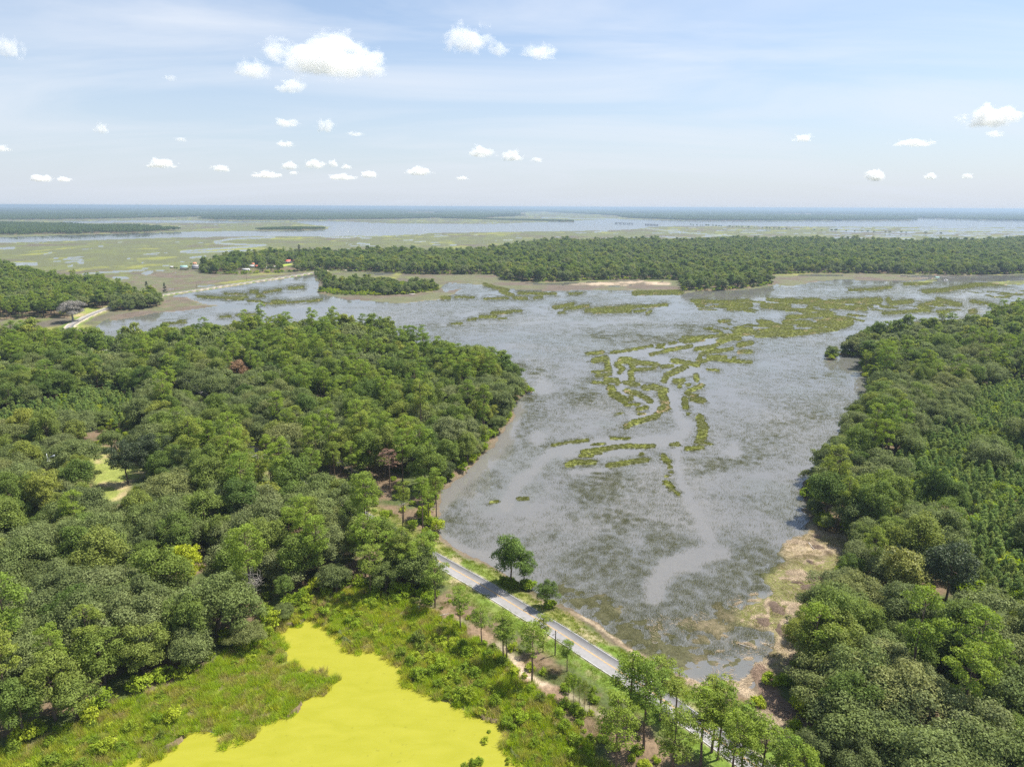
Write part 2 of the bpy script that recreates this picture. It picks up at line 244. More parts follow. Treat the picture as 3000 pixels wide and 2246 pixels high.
ISLES += S_(C4_, [([(1240, 720), (1300, 718)], 13), ([(1310, 745), (1350, 760)], 13), ([(1470, 828), (1600, 830)], 18), ([(660, 767), (850, 780), (1200, 772)], 6), ([(960, 790), (1150, 798)], 8), ([(1200, 815), (1330, 820), (1400, 845), (1700, 832), (2000, 800)], 5), ([(1370, 725), (1560, 695)], 7), ([(950, 740), (1180, 745)], 5), ([(1650, 680), (1800, 665)], 9), ([(1300, 770), (1380, 768)], 5), ([(910, 990), (1010, 982)], 6), ([(1080, 970), (1290, 958)], 6), ([(290, 1058), (530, 1050)], 7), ([(450, 1030), (540, 1025)], 4), ([(1850, 820), (1970, 812)], 6)])
CHANNELS = S_(A_, [([(2208, 160), (1900, 235), (1560, 285), (1400, 300), (1310, 330), (1318, 400), (1400, 455), (1380, 540), (1500, 590), (1600, 640), (1560, 690), (1440, 720)], 34), ([(1560, 330), (1700, 365), (1850, 400), (1700, 440), (1665, 500), (1700, 580), (1740, 700), (1790, 800), (1700, 860), (1500, 865), (1300, 870), (1100, 890), (900, 940), (800, 1060), (700, 1130), (620, 1280)], 40), ([(1740, 850), (1730, 1000), (1760, 1150), (1850, 1300), (1900, 1400), (1950, 1520)], 42), ([(700, 640), (640, 820), (520, 980), (300, 1150), (180, 1300)], 50), ([(830, 850)], 60), ([(860, 510)], 70), ([(2110, 930)], 50), ([(200, 1480), (400, 1600), (560, 1620)], 45), ([(1000, 960), (1500, 930)], 25), ([(1050, 1060), (1300, 1050)], 20)])
CHANNELS += S_((3.0, 1180.0, 1180.0), [([(1070, 40), (950, 70), (800, 130), (700, 240), (690, 320)], 75), ([(1150, 40)], 60)])
WRACK = S_((4.99, 921.7, 1143.0), [([(1556, 895), (1650, 940), (1750, 990), (1850, 1040), (1950, 1130), (2070, 1220), (2180, 1310)], 26)])
WRACK += S_((3.75, 1253.5, 1386.0), [([(320, 20), (400, 70), (500, 120), (600, 170)], 20), ([(860, 310), (970, 350)], 26), ([(1180, 340), (1290, 370), (1370, 300), (1430, 255)], 40), ([(1330, 400), (1400, 460)], 40), ([(1430, 190), (1550, 170)], 32), ([(1460, 560), (1560, 660), (1620, 760), (1700, 780)], 55), ([(1780, 780), (1860, 880), (1920, 970)], 55)])
WRACK += S_((4.49, 1548.4, 1106.0), [([(690, 290), (780, 280), (860, 320)], 26), ([(900, 290), (940, 350)], 12), ([(850, 490), (880, 460), (930, 480)], 20), ([(960, 500), (1030, 490)], 22), ([(700, 590), (820, 590), (900, 620)], 42), ([(620, 650), (740, 655), (880, 660)], 24), ([(1000, 780), (1080, 790), (1160, 820)], 28), ([(800, 840), (880, 830), (930, 820)], 26), ([(500, 850), (480, 900), (500, 980)], 26), ([(640, 880), (760, 910), (900, 910)], 30), ([(700, 960), (850, 1010), (960, 1080)], 60), ([(340, 1030), (420, 1000), (500, 1010)], 18), ([(640, 1080), (780, 1060)], 36), ([(250, 1050)], 18), ([(180, 890), (230, 870)], 12), ([(300, 860), (420, 850)], 12), ([(200, 1270), (300, 1270), (370, 1310)], 14), ([(470, 1280)], 12), ([(0, 1350), (70, 1345)], 9), ([(330, 800), (390, 795)], 12), ([(40, 1190), (100, 1205)], 8), ([(270, 1420), (340, 1420)], 12)])
DEADBRUSH = S_((3.75, 1253.5, 1386.0), [([(1450, 260), (1500, 380), (1530, 470), (1600, 560), (1680, 600)], 75)])
CREEKS = S_(C2_, [([(0, 300), (60, 300), (140, 292), (540, 275)], 4), ([(110, 338), (180, 345)], 7), ([(1940, 237), (2060, 250), (2212, 265)], 3)])
CREEKS += S_((3.0, 0.0, 413.0), [([(1780, 299), (1640, 303), (1500, 310), (1400, 328), (1400, 336), (1500, 343), (1720, 350), (1600, 362), (1300, 380), (1200, 388), (1170, 393), (1240, 398), (1400, 391), (1650, 381)], 7), ([(1390, 330)], 10), ([(1210, 390)], 11), ([(1235, 430), (1330, 422)], 7), ([(2090, 294), (2212, 303)], 5), ([(0, 372), (95, 368)], 9), ([(290, 408), (335, 398)], 4), ([(440, 486), (470, 482)], 5), ([(505, 462), (540, 464)], 8), ([(410, 440), (530, 443)], 3), ([(80, 470), (235, 474)], 12), ([(640, 357), (670, 358)], 4), ([(770, 331), (790, 331)], 3), ([(830, 438), (858, 440)], 4), ([(540, 535), (700, 525), (930, 512)], 6), ([(920, 500), (960, 498)], 4), ([(930, 530), (985, 522), (945, 545)], 10), ([(1010, 515), (1060, 515)], 4), ([(740, 560), (870, 568)], 10), ([(1040, 548), (1110, 550)], 5), ([(1170, 545), (1200, 543)], 4), ([(1055, 484), (1095, 480)], 4), ([(930, 410), (1030, 399)], 3), ([(895, 450), (930, 466)], 3), ([(545, 500)], 4), ([(1290, 618), (1390, 610)], 5), ([(1050, 563), (1130, 563)], 3)])
CREEKS += S_(C3_, [([(0, 268), (110, 276), (340, 290)], 3), ([(130, 294), (250, 290)], 4), ([(210, 265), (260, 265)], 2), ([(950, 250), (1000, 243), (1150, 240)], 5), ([(1420, 246), (1600, 248), (1900, 256), (2212, 256)], 5), ([(1600, 238), (1900, 243), (2212, 246)], 4), ([(1500, 262), (1640, 262)], 3), ([(1700, 276), (1760, 274)], 4), ([(1850, 275), (1950, 272)], 3), ([(1420, 308), (1500, 308)], 4), ([(2000, 268), (2212, 272)], 3), ([(845, 272), (860, 272)], 2), ([(1900, 300), (2000, 297)], 3)])
CREEKS += S_(C2_, [([(600, 293), (690, 292)], 2.5), ([(410, 318), (465, 317)], 4), ([(480, 328), (550, 326)], 3), ([(705, 348), (745, 350)], 4), ([(865, 286), (885, 286)], 2), ([(1055, 318), (1110, 317)], 3), ([(1640, 266), (1720, 258)], 4), ([(1000, 320), (1010, 320)], 2), ([(2100, 298), (2212, 300)], 3), ([(1990, 300), (2020, 299)], 2.5), ([(1300, 172), (1480, 172)], 3), ([(1480, 178), (1800, 180)], 2.5), ([(950, 207), (1010, 205)], 2)])

# places that stay open to view: column, row, half-width, half-height, distance of the thing seen there
OPEN_ = [(240, 1030, 42, 40), (305, 1022, 18, 12), (757, 1100, 6, 4), (105, 990, 9, 12), (850, 1005, 27, 32), (407, 1198, 22, 18), (553, 1248, 16, 14), (433, 850, 9, 7), (734, 998, 10, 7), (185, 688, 40, 20), (157, 670, 24, 18), (518, 793, 9, 7), (2040, 1215, 24, 40), (1940, 1235, 26, 30)]
OPEN_D = [float(proj(*unproj(a, b + c, 1.0), 1.0)[2]) for a, b, w, c in OPEN_]
_YL = [(0, 906), (233, 852), (317, 879), (327, 919), (283, 933), (233, 926), (150, 926), (100, 956), (0, 966)]
_YR = [(1929, 1022), (1983, 915), (2049, 910), (2116, 860), (2170, 835), (2212, 843), (2260, 1300), (2180, 1295), (2075, 1270), (2060, 1190), (2110, 1130), (2076, 1085), (1969, 1100), (1929, 1060)]
def in_stand(x, y, H):
    px, py, d = proj(x, y, 1.0 + H * .8)
    P = np.array([float(px)]); Q = np.array([float(py)])
    return max(sdf_poly(np.array(_YL, float), P, Q, 5)[0], sdf_poly(np.array(_YR, float), P, Q, 5)[0]) > 0
def blocks_view(x, y, H, w):
    for (a, b, hw, hh), D in zip(OPEN_, OPEN_D):
        for f in (.35, .6, .8, 1.0):
            px, py, d = proj(x, y, 1.0 + H * f)
            if d < D - 4 and abs(px - a) < hw + w * (.75 if f < 1 else .3) * FPX / d and abs(py - b) < hh: return True
    return False

# ------------------------------------------------------------------ the lie of the land
def C_(*v): return np.array(v, float)
def mixc(col, c, m):
    m = m[..., None] if np.ndim(c) <= 1 or True else m
    return col * (1 - m) + np.asarray(c) * m
ANAST = np.array([(C3_[1] + x / 3.0, C3_[2] + y / 3.0) for x, y in [(40, 698), (700, 680), (1300, 685), (1800, 715), (1830, 780), (1300, 805), (1110, 880), (1000, 900), (470, 940), (150, 970), (120, 880), (560, 800), (100, 775)]])
ANAST2 = np.array([(C3_[1] + x / 3.0, C3_[2] + y / 3.0) for x, y in [(1720, 660), (1900, 625), (2400, 560), (2400, 700), (2080, 700), (1850, 690)]])

def terrain(X, Y, light=False):
    X = np.asarray(X, float); Y = np.asarray(Y, float)
    px, py, d = proj(X, Y, 0.0)
    n1 = fbm(X, Y, 9, 4, 1); n1b = fbm(X, Y, 9, 4, 11); n2 = fbm(X, Y, 48, 4, 2); n2b = fbm(X, Y, 48, 4, 12); n4 = fbm(X, Y, 240, 5, 4); n3 = fbm(X, Y, 2.3, 3, 3)
    farw = np.clip((d - 500) / 900, 0, 1)
    wx = X + (n1 - .5) * 6 + (n2 - .5) * 26 * farw; wy = Y + (n1b - .5) * 6 + (n2b - .5) * 40 * farw
    # salt marsh flat is the default
    h = 0.2 + (n2 - .5) * 0.2
    col = np.empty(X.shape + (3,)); col[...] = (0.116, 0.122, 0.060)
    col = mixc(col, (0.112, 0.097, 0.070), sstep(.46, .66, n4))
    col = mixc(col, (0.13, 0.142, 0.055), sstep(.52, .64, n2))
    col = mixc(col, (0.21, 0.215, 0.05), sstep(.63, .74, fbm(X, Y * 0.6, 75, 4, 31)) * 0.85)
    pm = fbm(X, Y, 80, 4, 21)
    thr = np.where((px > 1800) & (py < 515), 0.55, np.where((px > 1400) & (py < 520), 0.67, 0.765))
    pool = sstep(thr, thr + .03, pm)
    h = h - pool * 0.5
    for fr_ in (CREEKS,):
        for pts, r in fr_:
            dd = dist_line(pts, px, py, 40)
            h = np.where(dd < np.maximum(r * (0.42 + 0.5 * n1), .5), -0.4, h)
            col = mixc(col, (0.23, 0.25, 0.05), (1 - sstep(r * .6, r + 1.5, dd)) * 0.35)
    r_ = np.maximum(sdf_poly(RIVER, wx, wy, 60), sdf_poly(RIVER2, wx, wy, 60))
    h = np.where(r_ > 0, -0.8, h)
    # the flooded bay
    b = sdf_poly(BAY, wx, wy, 60)
    inb = b > 0
    dens = np.where(inb, sstep(.28, .70, 0.62 * n2 + 0.38 * n1 + 0.25 * (n4 - .5)), 0.0)
    streak = fbm(px, py * 2.2, 60, 4, 41)
    dens = dens * (0.45 + 0.55 * sstep(.3, .6, streak)) * (.42 + .58 * sstep(.40, .56, fbm(X, Y * .8, 130, 4, 45)))
    # well grown in the near basin, thin in the open middle water and behind the long wood
    dens = dens * np.where(py < 700, 0.35, 1.0) * (1 - 0.55 * sstep(980, 830, px) * sstep(760, 700, py))
    dens = np.clip(dens * (1 + .3 * sstep(850, 1100, py)) + 0.5 * sstep(1080, 1330, py) * inb * sstep(.3, .5, n2b), 0, 1)
    chan = np.zeros(X.shape)
    for pts, r in CHANNELS:
        dd = dist_line(pts, px, py, 60)
        chan = np.maximum(chan, 1 - sstep(r * 0.65, r * 1.15 + 2, dd + (n1 - .5) * 10))
    dens = dens * (1 - chan)
    h = np.where(inb, -0.34 + 0.16 * dens + (n2 - .5) * 0.2 - 0.25 * chan, h)
    cb = mixc(np.broadcast_to(C_(0.14, 0.115, 0.080), col.shape), (0.055, 0.058, 0.030), sstep(.2, .8, dens))
    cb = mixc(cb, (0.25, 0.205, 0.14), sstep(.52, .68, fbm(X, Y, 70, 4, 46)) * .75)
    cb = mixc(cb, (0.10, 0.105, 0.045), sstep(.54, .68, fbm(X, Y, 40, 4, 47)) * .7)
    cb = mixc(cb, (0.20, 0.165, 0.115), chan * 0.8)
    col = np.where(inb[..., None], cb, col)
    sh = sdf_poly(SHALLOW, wx, wy, 30); ts = sstep(-7, 6, sh + (n1 - .5) * 10)
    h = np.where(inb, h + ts * (0.19 + (n1 - .5) * .25 + (n3 - .5) * .45), h); dens = np.clip(dens + .6 * ts * inb, 0, 1)
    col = mixc(col, mixc(np.broadcast_to(C_(0.085, 0.082, 0.042), col.shape), (0.15, 0.125, 0.075), sstep(.52, .68, n1b)), ts * inb)
    # mud and low marsh at the edges
    for k, P in enumerate(MUDS + [MUD_SETTLE]):
        m = sdf_poly(P, wx, wy, 40)
        t = sstep(-1, 6, m)
        h = np.where(m > 0, 0.07 + (n2 - .5) * 0.16 + (n1 - .5) * 0.16, h)
        mc = mixc(np.broadcast_to(C_(0.125, 0.098, 0.075), col.shape), (0.125, 0.128, 0.066), sstep(.36, .56, n2b))
        mc = mixc(mc, (0.155, 0.12, 0.09), sstep(.55, .7, n1) * (0.8 if k in (0, 4) else 0.25))
        col = mixc(col, mc, t); dens = np.where(m > 0, 0.0, dens)
    # raised marsh islands and levees
    isl = np.zeros(X.shape)
    for pts, r in ISLES:
        dd = dist_line(pts, px, py, r + 12)
        rr = r * (0.80 + 0.55 * fbm(X, Y, 9, 3, 51))
        isl = np.maximum(isl, sstep(-2.6, 1.2, rr - dd + (n3 - .5) * 2.5))
        dens = np.maximum(dens, .75 * (1 - sstep(rr, rr + 11, dd)) * (dens > 0.02))
    an = sdf_poly(ANAST, px, py, 30); an2 = sdf_poly(ANAST2, px, py, 30)
    v = np.abs(fbm(X + (n2 - .5) * 30, Y * 0.75, 34, 3, 61) - 0.5)
    v2 = fbm(X, Y * 0.8, 18, 3, 62)
    isl = np.maximum(isl, sstep(0, 6, an) * sstep(.085, .105, v) * sstep(.42, .49, v2))
    isl = np.maximum(isl, sstep(0, 6, an2) * sstep(.10, .13, v) * sstep(.52, .58, v2))
    inner = (d > 0) & inb
    isl = isl * inner
    h = np.where(isl > 0.02, np.maximum(h, -0.3 + 0.58 * isl + (n3 - .5) * 0.12), h)
    ic = mixc(np.broadcast_to(C_(0.105, 0.11, 0.045), col.shape), (0.17, 0.185, 0.045), sstep(.42, .62, n1))
    ic = mixc(ic, (0.30, 0.22, 0.14), sstep(.69, .76, fbm(X, Y, 11, 3, 71)))
    col = mixc(col, ic, sstep(.2, .6, isl)); dens = np.where(isl > 0.3, 0, dens)
    # dry land
    land = np.full(X.shape, -60.0); forest = np.full(X.shape, -60.0)
    for P in (F_RIGHT, F_MID, F_ISLE, F_SPIT, F_UPL, FF_LEFT, FF_HORIZON, FF_STRIP, FF_STRIP2):
        forest = np.maximum(forest, sdf_poly(P, wx, wy, 60))
    forest = np.maximum(forest, sdf_poly(F_LEFT, wx, wy, 60))
    land = np.maximum(land, np.maximum(forest + 0.8, sdf_poly(LAND_MAIN, wx, wy, 60)))
    wl_ = sdf_poly(W_LAND, wx, wy, 60)
    lh = np.clip(0.0 + land * 0.16, -0.5, 1.15)
    h = np.where(land > -3, np.maximum(h, lh), h)
    h = np.maximum(h, np.clip(wl_ * 0.05, -0.4, 0.24) + (n1 - .5) * 0.55 + (n3 - .5) * .2 - 0.02 * (wl_ < 0))
    litter = mixc(np.broadcast_to(C_(0.16, 0.115, 0.072), col.shape), (0.075, 0.095, 0.03), sstep(.42, .62, n1))
    col = mixc(col, litter, sstep(0.0, 3.5, land))
    shore = sstep(-2, 0.0, land) * (1 - sstep(0.6, 2.0, land))
    col = mixc(col, (0.13, 0.10, 0.068), shore * 0.8)
    wc = mixc(np.broadcast_to(C_(0.17, 0.155, 0.06), col.shape), (0.31, 0.245, 0.16), sstep(.40, .56, n1))
    wc = mixc(wc, (0.12, 0.088, 0.06), sstep(.54, .64, n1b))
    wc = mixc(wc, (0.145, 0.145, 0.048), sstep(.56, .68, n2))
    col = mixc(col, wc, sstep(-2.0, 2.0, wl_)); dens = np.where(wl_ > 0, 0, dens)
    # open ground in the woods
    cl = np.maximum(sdf_poly(CLEARING, wx, wy, 30), sdf_poly(LAWN_ROAD, wx, wy, 30))
    cc = mixc(np.broadcast_to(C_(0.22, 0.25, 0.06), col.shape), (0.36, 0.29, 0.15), sstep(.45, .66, n1))
    col = mixc(col, cc, sstep(-2, 2, cl))
    # reed ground round the pond
    rd = np.maximum(np.maximum(sdf_poly(REED_R, wx, wy, 30), sdf_poly(REED_L, wx, wy, 30)), sdf_poly(REED_MID, wx, wy, 30))
    h = np.where(rd > 0, np.clip(0.13 + np.clip(-sdf_poly(POND, wx, wy, 30) - .5, 0, 12) * .05, .13, .7), h)
    col = mixc(col, mixc(np.broadcast_to(C_(0.17, 0.19, 0.035), col.shape), (0.14, 0.125, 0.055), sstep(.45, .6, n1)), sstep(-1, 2, rd))
    # road bank, verge, sandy track
    dr = dist_line(ROAD, X, Y, 40)
    bank = 1.22 - np.clip(dr - 4.2, 0, 40) * 0.17
    h = np.where((dr < 14), np.maximum(h, bank), h); h = np.where(dr < 3.6, 1.10, h)
    verge = (1 - sstep(6.0, 11.0, dr + (n1 - .5) * 4)) * sstep(3.0, 3.5, dr)
    vc = mixc(np.broadcast_to(C_(0.125, 0.185, 0.030), col.shape), (0.20, 0.20, 0.065), sstep(.42, .60, n2))
    vc = mixc(vc, (0.34, 0.27, 0.17), sstep(.60, .72, n1) * 0.8)
    col = mixc(col, vc, verge); dens = np.where(dr < 11, 0, dens)
    col = mixc(col, (0.35, 0.30, 0.22), (1 - sstep(3.2, 3.9, dr + (n3 - .5) * .8)))
    col = mixc(col, (0.46, 0.39, 0.29), (1 - sstep(4.6, 5.6, dr)) * (Y > 560))
    dp = dist_line(PATH, X, Y, 30) + (n1 - .5) * 4
    pc = mixc(np.broadcast_to(C_(0.30, 0.21, 0.135), col.shape), (0.42, 0.33, 0.24), sstep(.45, .62, n1))
    pc = mixc(pc, (0.26, 0.18, 0.12), sstep(.55, .68, n1b))
    onp = (1 - sstep(1.0, 2.8, dp)) * sstep(4.2, 6, dr) * (.35 + .65 * sstep(.38, .55, n2b))
    col = mixc(col, pc, onp)
    # sand spit and wrack
    sa = sdf_poly(SAND, wx, wy, 40)
    col = mixc(col, (0.45, 0.35, 0.25), sstep(-1, 3, sa) * sstep(.36, .6, .5 * n2b + .5 * n1)); h = np.where(sa > 0, np.maximum(h, 0.12 + (n2b - .5) * .4), h)
    wr = np.zeros(X.shape)
    for pts, r in WRACK:
        dd = dist_line(pts, px, py, r + 8)
        wr = np.maximum(wr, sstep(-1.5, 2.0, r * (0.1 + 1.5 * fbm(X, Y, 3.5, 3, 81)) - dd))
    h = np.where(wr > .05, np.maximum(h, -0.12 + 0.32 * wr), h)
    col = mixc(col, mixc(np.broadcast_to(C_(0.36, 0.285, 0.195), col.shape), (0.23, 0.175, 0.115), sstep(.4, .6, n3)), wr)
    db = np.zeros(X.shape)
    for pts, r in DEADBRUSH:
        db = np.maximum(db, sstep(-2, 3, r * (0.6 + 0.7 * n1) - dist_line(pts, px, py, r + 12)))
    col = mixc(col, (0.17, 0.12, 0.085), db); h = np.where(db > .1, np.maximum(h, .25 * db), h)
    dens = np.where((wr > .3) | (db > .3), 0, dens)
    # pond bed
    po = sdf_poly(POND, wx, wy, 30)
    h = np.where(po > 0, -0.35, h); dens = np.where(po > 0, 0, dens)
    return dict(h=h, col=col, dens=dens, isl=isl, land=land, forest=forest, reed=rd, pond=po, dr=dr, dp=dp, wrack=wr, wland=wl_, clear=cl, px=px, py=py, d=d, db=db, verge=verge, n1=n1, n2=n2, bay=b)

def mesh_np(name, V, F, mats=(), smooth=False, mat_idx=None):
    me = bpy.data.meshes.new(name)
    V = np.asarray(V, np.float32); F = np.asarray(F, np.int32)
    n, k = F.shape
    me.vertices.add(len(V)); me.vertices.foreach_set('co', V.ravel())
    me.loops.add(n * k); me.loops.foreach_set('vertex_index', F.ravel())
    me.polygons.add(n); me.polygons.foreach_set('loop_start', np.arange(0, n * k, k, dtype=np.int32))
    try: me.polygons.foreach_set('loop_total', np.full(n, k, np.int32))
    except Exception: pass
    if smooth: me.polygons.foreach_set('use_smooth', np.ones(n, bool))
    for m in mats: me.materials.append(m)
    if mat_idx is not None: me.polygons.foreach_set('material_index', np.asarray(mat_idx, np.int32))
    me.update(calc_edges=True)
    return me
def obj(name, me, parent=None, loc=(0, 0, 0), rz=0.0, scale=None):
    o = bpy.data.objects.new(name, me); COL.objects.link(o)
    o.location = loc; o.rotation_euler = (0, 0, rz)
    if scale is not None: o.scale = scale if hasattr(scale, '__len__') else (scale,) * 3
    if parent is not None: o.parent = parent
    return o
def tag(o, label=None, cat=None, group=None, kind=None):
    if label: o['label'] = label
    if cat: o['category'] = cat
    if group: o['group'] = group
    if kind: o['kind'] = kind
    return o
def empty(name, loc, rz=0.0, scale=1.0):
    o = bpy.data.objects.new(name, None); COL.objects.link(o); o.empty_display_size = 0.5
    o.location = loc; o.rotation_euler = (0, 0, rz); o.scale = (scale,) * 3
    return o

# ------------------------------------------------------------------ materials
def new_mat(name):
    m = bpy.data.materials.new(name); m.use_nodes = True
    nt = m.node_tree; bs = nt.nodes['Principled BSDF']
    return m, nt, bs
def plain(name, c, rough=0.8, metal=0.0, var=0.15, scale=3.0, spec=0.3):
    m, nt, bs = new_mat(name)
    tc = nt.nodes.new('ShaderNodeTexCoord'); no = nt.nodes.new('ShaderNodeTexNoise'); no.inputs['Scale'].default_value = scale; no.inputs['Detail'].default_value = 6
    nt.links.new(tc.outputs['Object'], no.inputs['Vector'])
    mr = nt.nodes.new('ShaderNodeMapRange'); mr.inputs[1].default_value = 0.3; mr.inputs[2].default_value = 0.7; mr.inputs[3].default_value = 1 - var; mr.inputs[4].default_value = 1 + var
    nt.links.new(no.outputs['Fac'], mr.inputs[0])
    mx = nt.nodes.new('ShaderNodeMix'); mx.data_type = 'RGBA'; mx.blend_type = 'MULTIPLY'; mx.inputs[0].default_value = 1
    mx.inputs[6].default_value = (*c, 1); nt.links.new(mr.outputs[0], mx.inputs[7])
    nt.links.new(mx.outputs[2], bs.inputs['Base Color'])
    bs.inputs['Roughness'].default_value = rough; bs.inputs['Metallic'].default_value = metal
    bs.inputs['Specular IOR Level'].default_value = spec
    return m
def leaf_mat(name, tones, transl=0.3, jitter=0.35, spec=0.25, rough=0.5):
    """tones: list of albedos picked per plant; every leaf varies round it"""
    m, nt, bs = new_mat(name); N = nt.nodes; L = nt.links
    oi = N.new('ShaderNodeObjectInfo'); cr = N.new('ShaderNodeValToRGB'); cr.color_ramp.interpolation = 'LINEAR'
    el = cr.color_ramp.elements
    while len(el) > 1: el.remove(el[0])
    el[0].position = 0.0; el[0].color = (*tones[0], 1)
    for i, t in enumerate(tones[1:], 1):
        e = el.new(i / (len(tones) - 1)); e.color = (*t, 1)
    L.new(oi.outputs['Random'], cr.inputs[0])
    ge = N.new('ShaderNodeNewGeometry'); mr = N.new('ShaderNodeMapRange'); mr.inputs[3].default_value = 1 - jitter; mr.inputs[4].default_value = 1 + jitter
    L.new(ge.outputs['Random Per Island'], mr.inputs[0])
    tc = N.new('ShaderNodeTexCoord'); no = N.new('ShaderNodeTexNoise'); no.inputs['Scale'].default_value = 0.35; no.inputs['Detail'].default_value = 3
    L.new(tc.outputs['Object'], no.inputs['Vector'])
    mr2 = N.new('ShaderNodeMapRange'); mr2.inputs[1].default_value = 0.3; mr2.inputs[2].default_value = 0.7; mr2.inputs[3].default_value = 0.78; mr2.inputs[4].default_value = 1.24
    L.new(no.outputs['Fac'], mr2.inputs[0])
    mul = N.new('ShaderNodeMath'); mul.operation = 'MULTIPLY'; L.new(mr.outputs[0], mul.inputs[0]); L.new(mr2.outputs[0], mul.inputs[1])
    mx = N.new('ShaderNodeMix'); mx.data_type = 'RGBA'; mx.blend_type = 'MULTIPLY'; mx.inputs[0].default_value = 1
    L.new(cr.outputs[0], mx.inputs[6]); L.new(mul.outputs[0], mx.inputs[7])
    L.new(mx.outputs[2], bs.inputs['Base Color']); bs.inputs['Roughness'].default_value = rough; bs.inputs['Specular IOR Level'].default_value = spec
    tr = N.new('ShaderNodeBsdfTranslucent'); hs = N.new('ShaderNodeHueSaturation'); hs.inputs['Saturation'].default_value = 1.15; hs.inputs['Value'].default_value = 1.1; hs.inputs['Hue'].default_value = 0.49
    L.new(mx.outputs[2], hs.inputs['Color']); L.new(hs.outputs[0], tr.inputs[0])
    ms = N.new('ShaderNodeMixShader'); ms.inputs[0].default_value = transl
    L.new(bs.outputs[0], ms.inputs[1]); L.new(tr.outputs[0], ms.inputs[2]); L.new(ms.outputs[0], N['Material Output'].inputs[0])
    return m

# ground
g_mat, nt, bs = new_mat('ground')
at = nt.nodes.new('ShaderNodeAttribute'); at.attribute_name = 'Col'
ge = nt.nodes.new('ShaderNodeNewGeometry')
def gnoise(scale, detail=5, lo=.3, hi=.7, a=.8, b=1.2):
    no = nt.nodes.new('ShaderNodeTexNoise'); no.inputs['Scale'].default_value = scale; no.inputs['Detail'].default_value = detail; no.inputs['Roughness'].default_value = .65
    nt.links.new(ge.outputs['Position'], no.inputs['Vector'])
    mr = nt.nodes.new('ShaderNodeMapRange'); mr.inputs[1].default_value = lo; mr.inputs[2].default_value = hi; mr.inputs[3].default_value = a; mr.inputs[4].default_value = b
    nt.links.new(no.outputs['Fac'], mr.inputs[0]); return mr, no
m1, no1 = gnoise(1.3, 6, .3, .7, .62, 1.38); m2, no2 = gnoise(0.06, 6, .3, .7, .82, 1.18)
mm = nt.nodes.new('ShaderNodeMath'); mm.operation = 'MULTIPLY'; nt.links.new(m1.outputs[0], mm.inputs[0]); nt.links.new(m2.outputs[0], mm.inputs[1])
mx = nt.nodes.new('ShaderNodeMix'); mx.data_type = 'RGBA'; mx.blend_type = 'MULTIPLY'; mx.inputs[0].default_value = 1
nt.links.new(at.outputs['Color'], mx.inputs[6]); nt.links.new(mm.outputs[0], mx.inputs[7]); nt.links.new(mx.outputs[2], bs.inputs['Base Color'])
bs.inputs['Roughness'].default_value = .95; bs.inputs['Specular IOR Level'].default_value = .15
bp = nt.nodes.new('ShaderNodeBump'); bp.inputs['Strength'].default_value = .6; bp.inputs['Distance'].default_value = .25
nt.links.new(no1.outputs['Fac'], bp.inputs['Height']); nt.links.new(bp.outputs[0], bs.inputs['Normal'])

# water: murky, partly clear over the shallows, mirror at a slant
w_mat, nt, bs = new_mat('water')
bs.inputs['Base Color'].default_value = (0.150, 0.122, 0.088, 1); bs.inputs['Roughness'].default_value = 0.045; bs.inputs['IOR'].default_value = 1.33; bs.inputs['Specular IOR Level'].default_value = 0.5
ge = nt.nodes.new('ShaderNodeNewGeometry')
no = nt.nodes.new('ShaderNodeTexNoise'); no.inputs['Scale'].default_value = .5; no.inputs['Detail'].default_value = 4; nt.links.new(ge.outputs['Position'], no.inputs['Vector'])
bp = nt.nodes.new('ShaderNodeBump'); bp.inputs['Strength'].default_value = .10; bp.inputs['Distance'].default_value = .08; nt.links.new(no.outputs['Fac'], bp.inputs['Height'])
nt.links.new(bp.outputs[0], bs.inputs['Normal'])
no2 = nt.nodes.new('ShaderNodeTexNoise'); no2.inputs['Scale'].default_value = .018; no2.inputs['Detail'].default_value = 5; nt.links.new(ge.outputs['Position'], no2.inputs['Vector'])
mr = nt.nodes.new('ShaderNodeMapRange'); mr.inputs[1].default_value = .35; mr.inputs[2].default_value = .65; mr.inputs[3].default_value = .02; mr.inputs[4].default_value = .16; nt.links.new(no2.outputs['Fac'], mr.inputs[0]); nt.links.new(mr.outputs[0], bs.inputs['Roughness'])
tp = nt.nodes.new('ShaderNodeBsdfTransparent'); gl = nt.nodes.new('ShaderNodeBsdfGlossy'); df = nt.nodes.new('ShaderNodeBsdfDiffuse')
df.inputs[0].default_value = (0.245, 0.248, 0.245, 1)
mxa = nt.nodes.new('ShaderNodeMixShader'); mxa.inputs[0].default_value = 0.50; nt.links.new(tp.outputs[0], mxa.inputs[1]); nt.links.new(df.outputs[0], mxa.inputs[2])
fr = nt.nodes.new('ShaderNodeFresnel'); fr.inputs[0].default_value = 1.6; nt.links.new(bp.outputs[0], fr.inputs[1]); nt.links.new(bp.outputs[0], gl.inputs['Normal']); nt.links.new(mr.outputs[0], gl.inputs['Roughness'])
mxb = nt.nodes.new('ShaderNodeMixShader'); nt.links.new(fr.outputs[0], mxb.inputs[0]); nt.links.new(mxa.outputs[0], mxb.inputs[1]); nt.links.new(gl.outputs[0], mxb.inputs[2])
nt.links.new(mxb.outputs[0], nt.nodes['Material Output'].inputs[0]); nt.nodes.remove(bs)

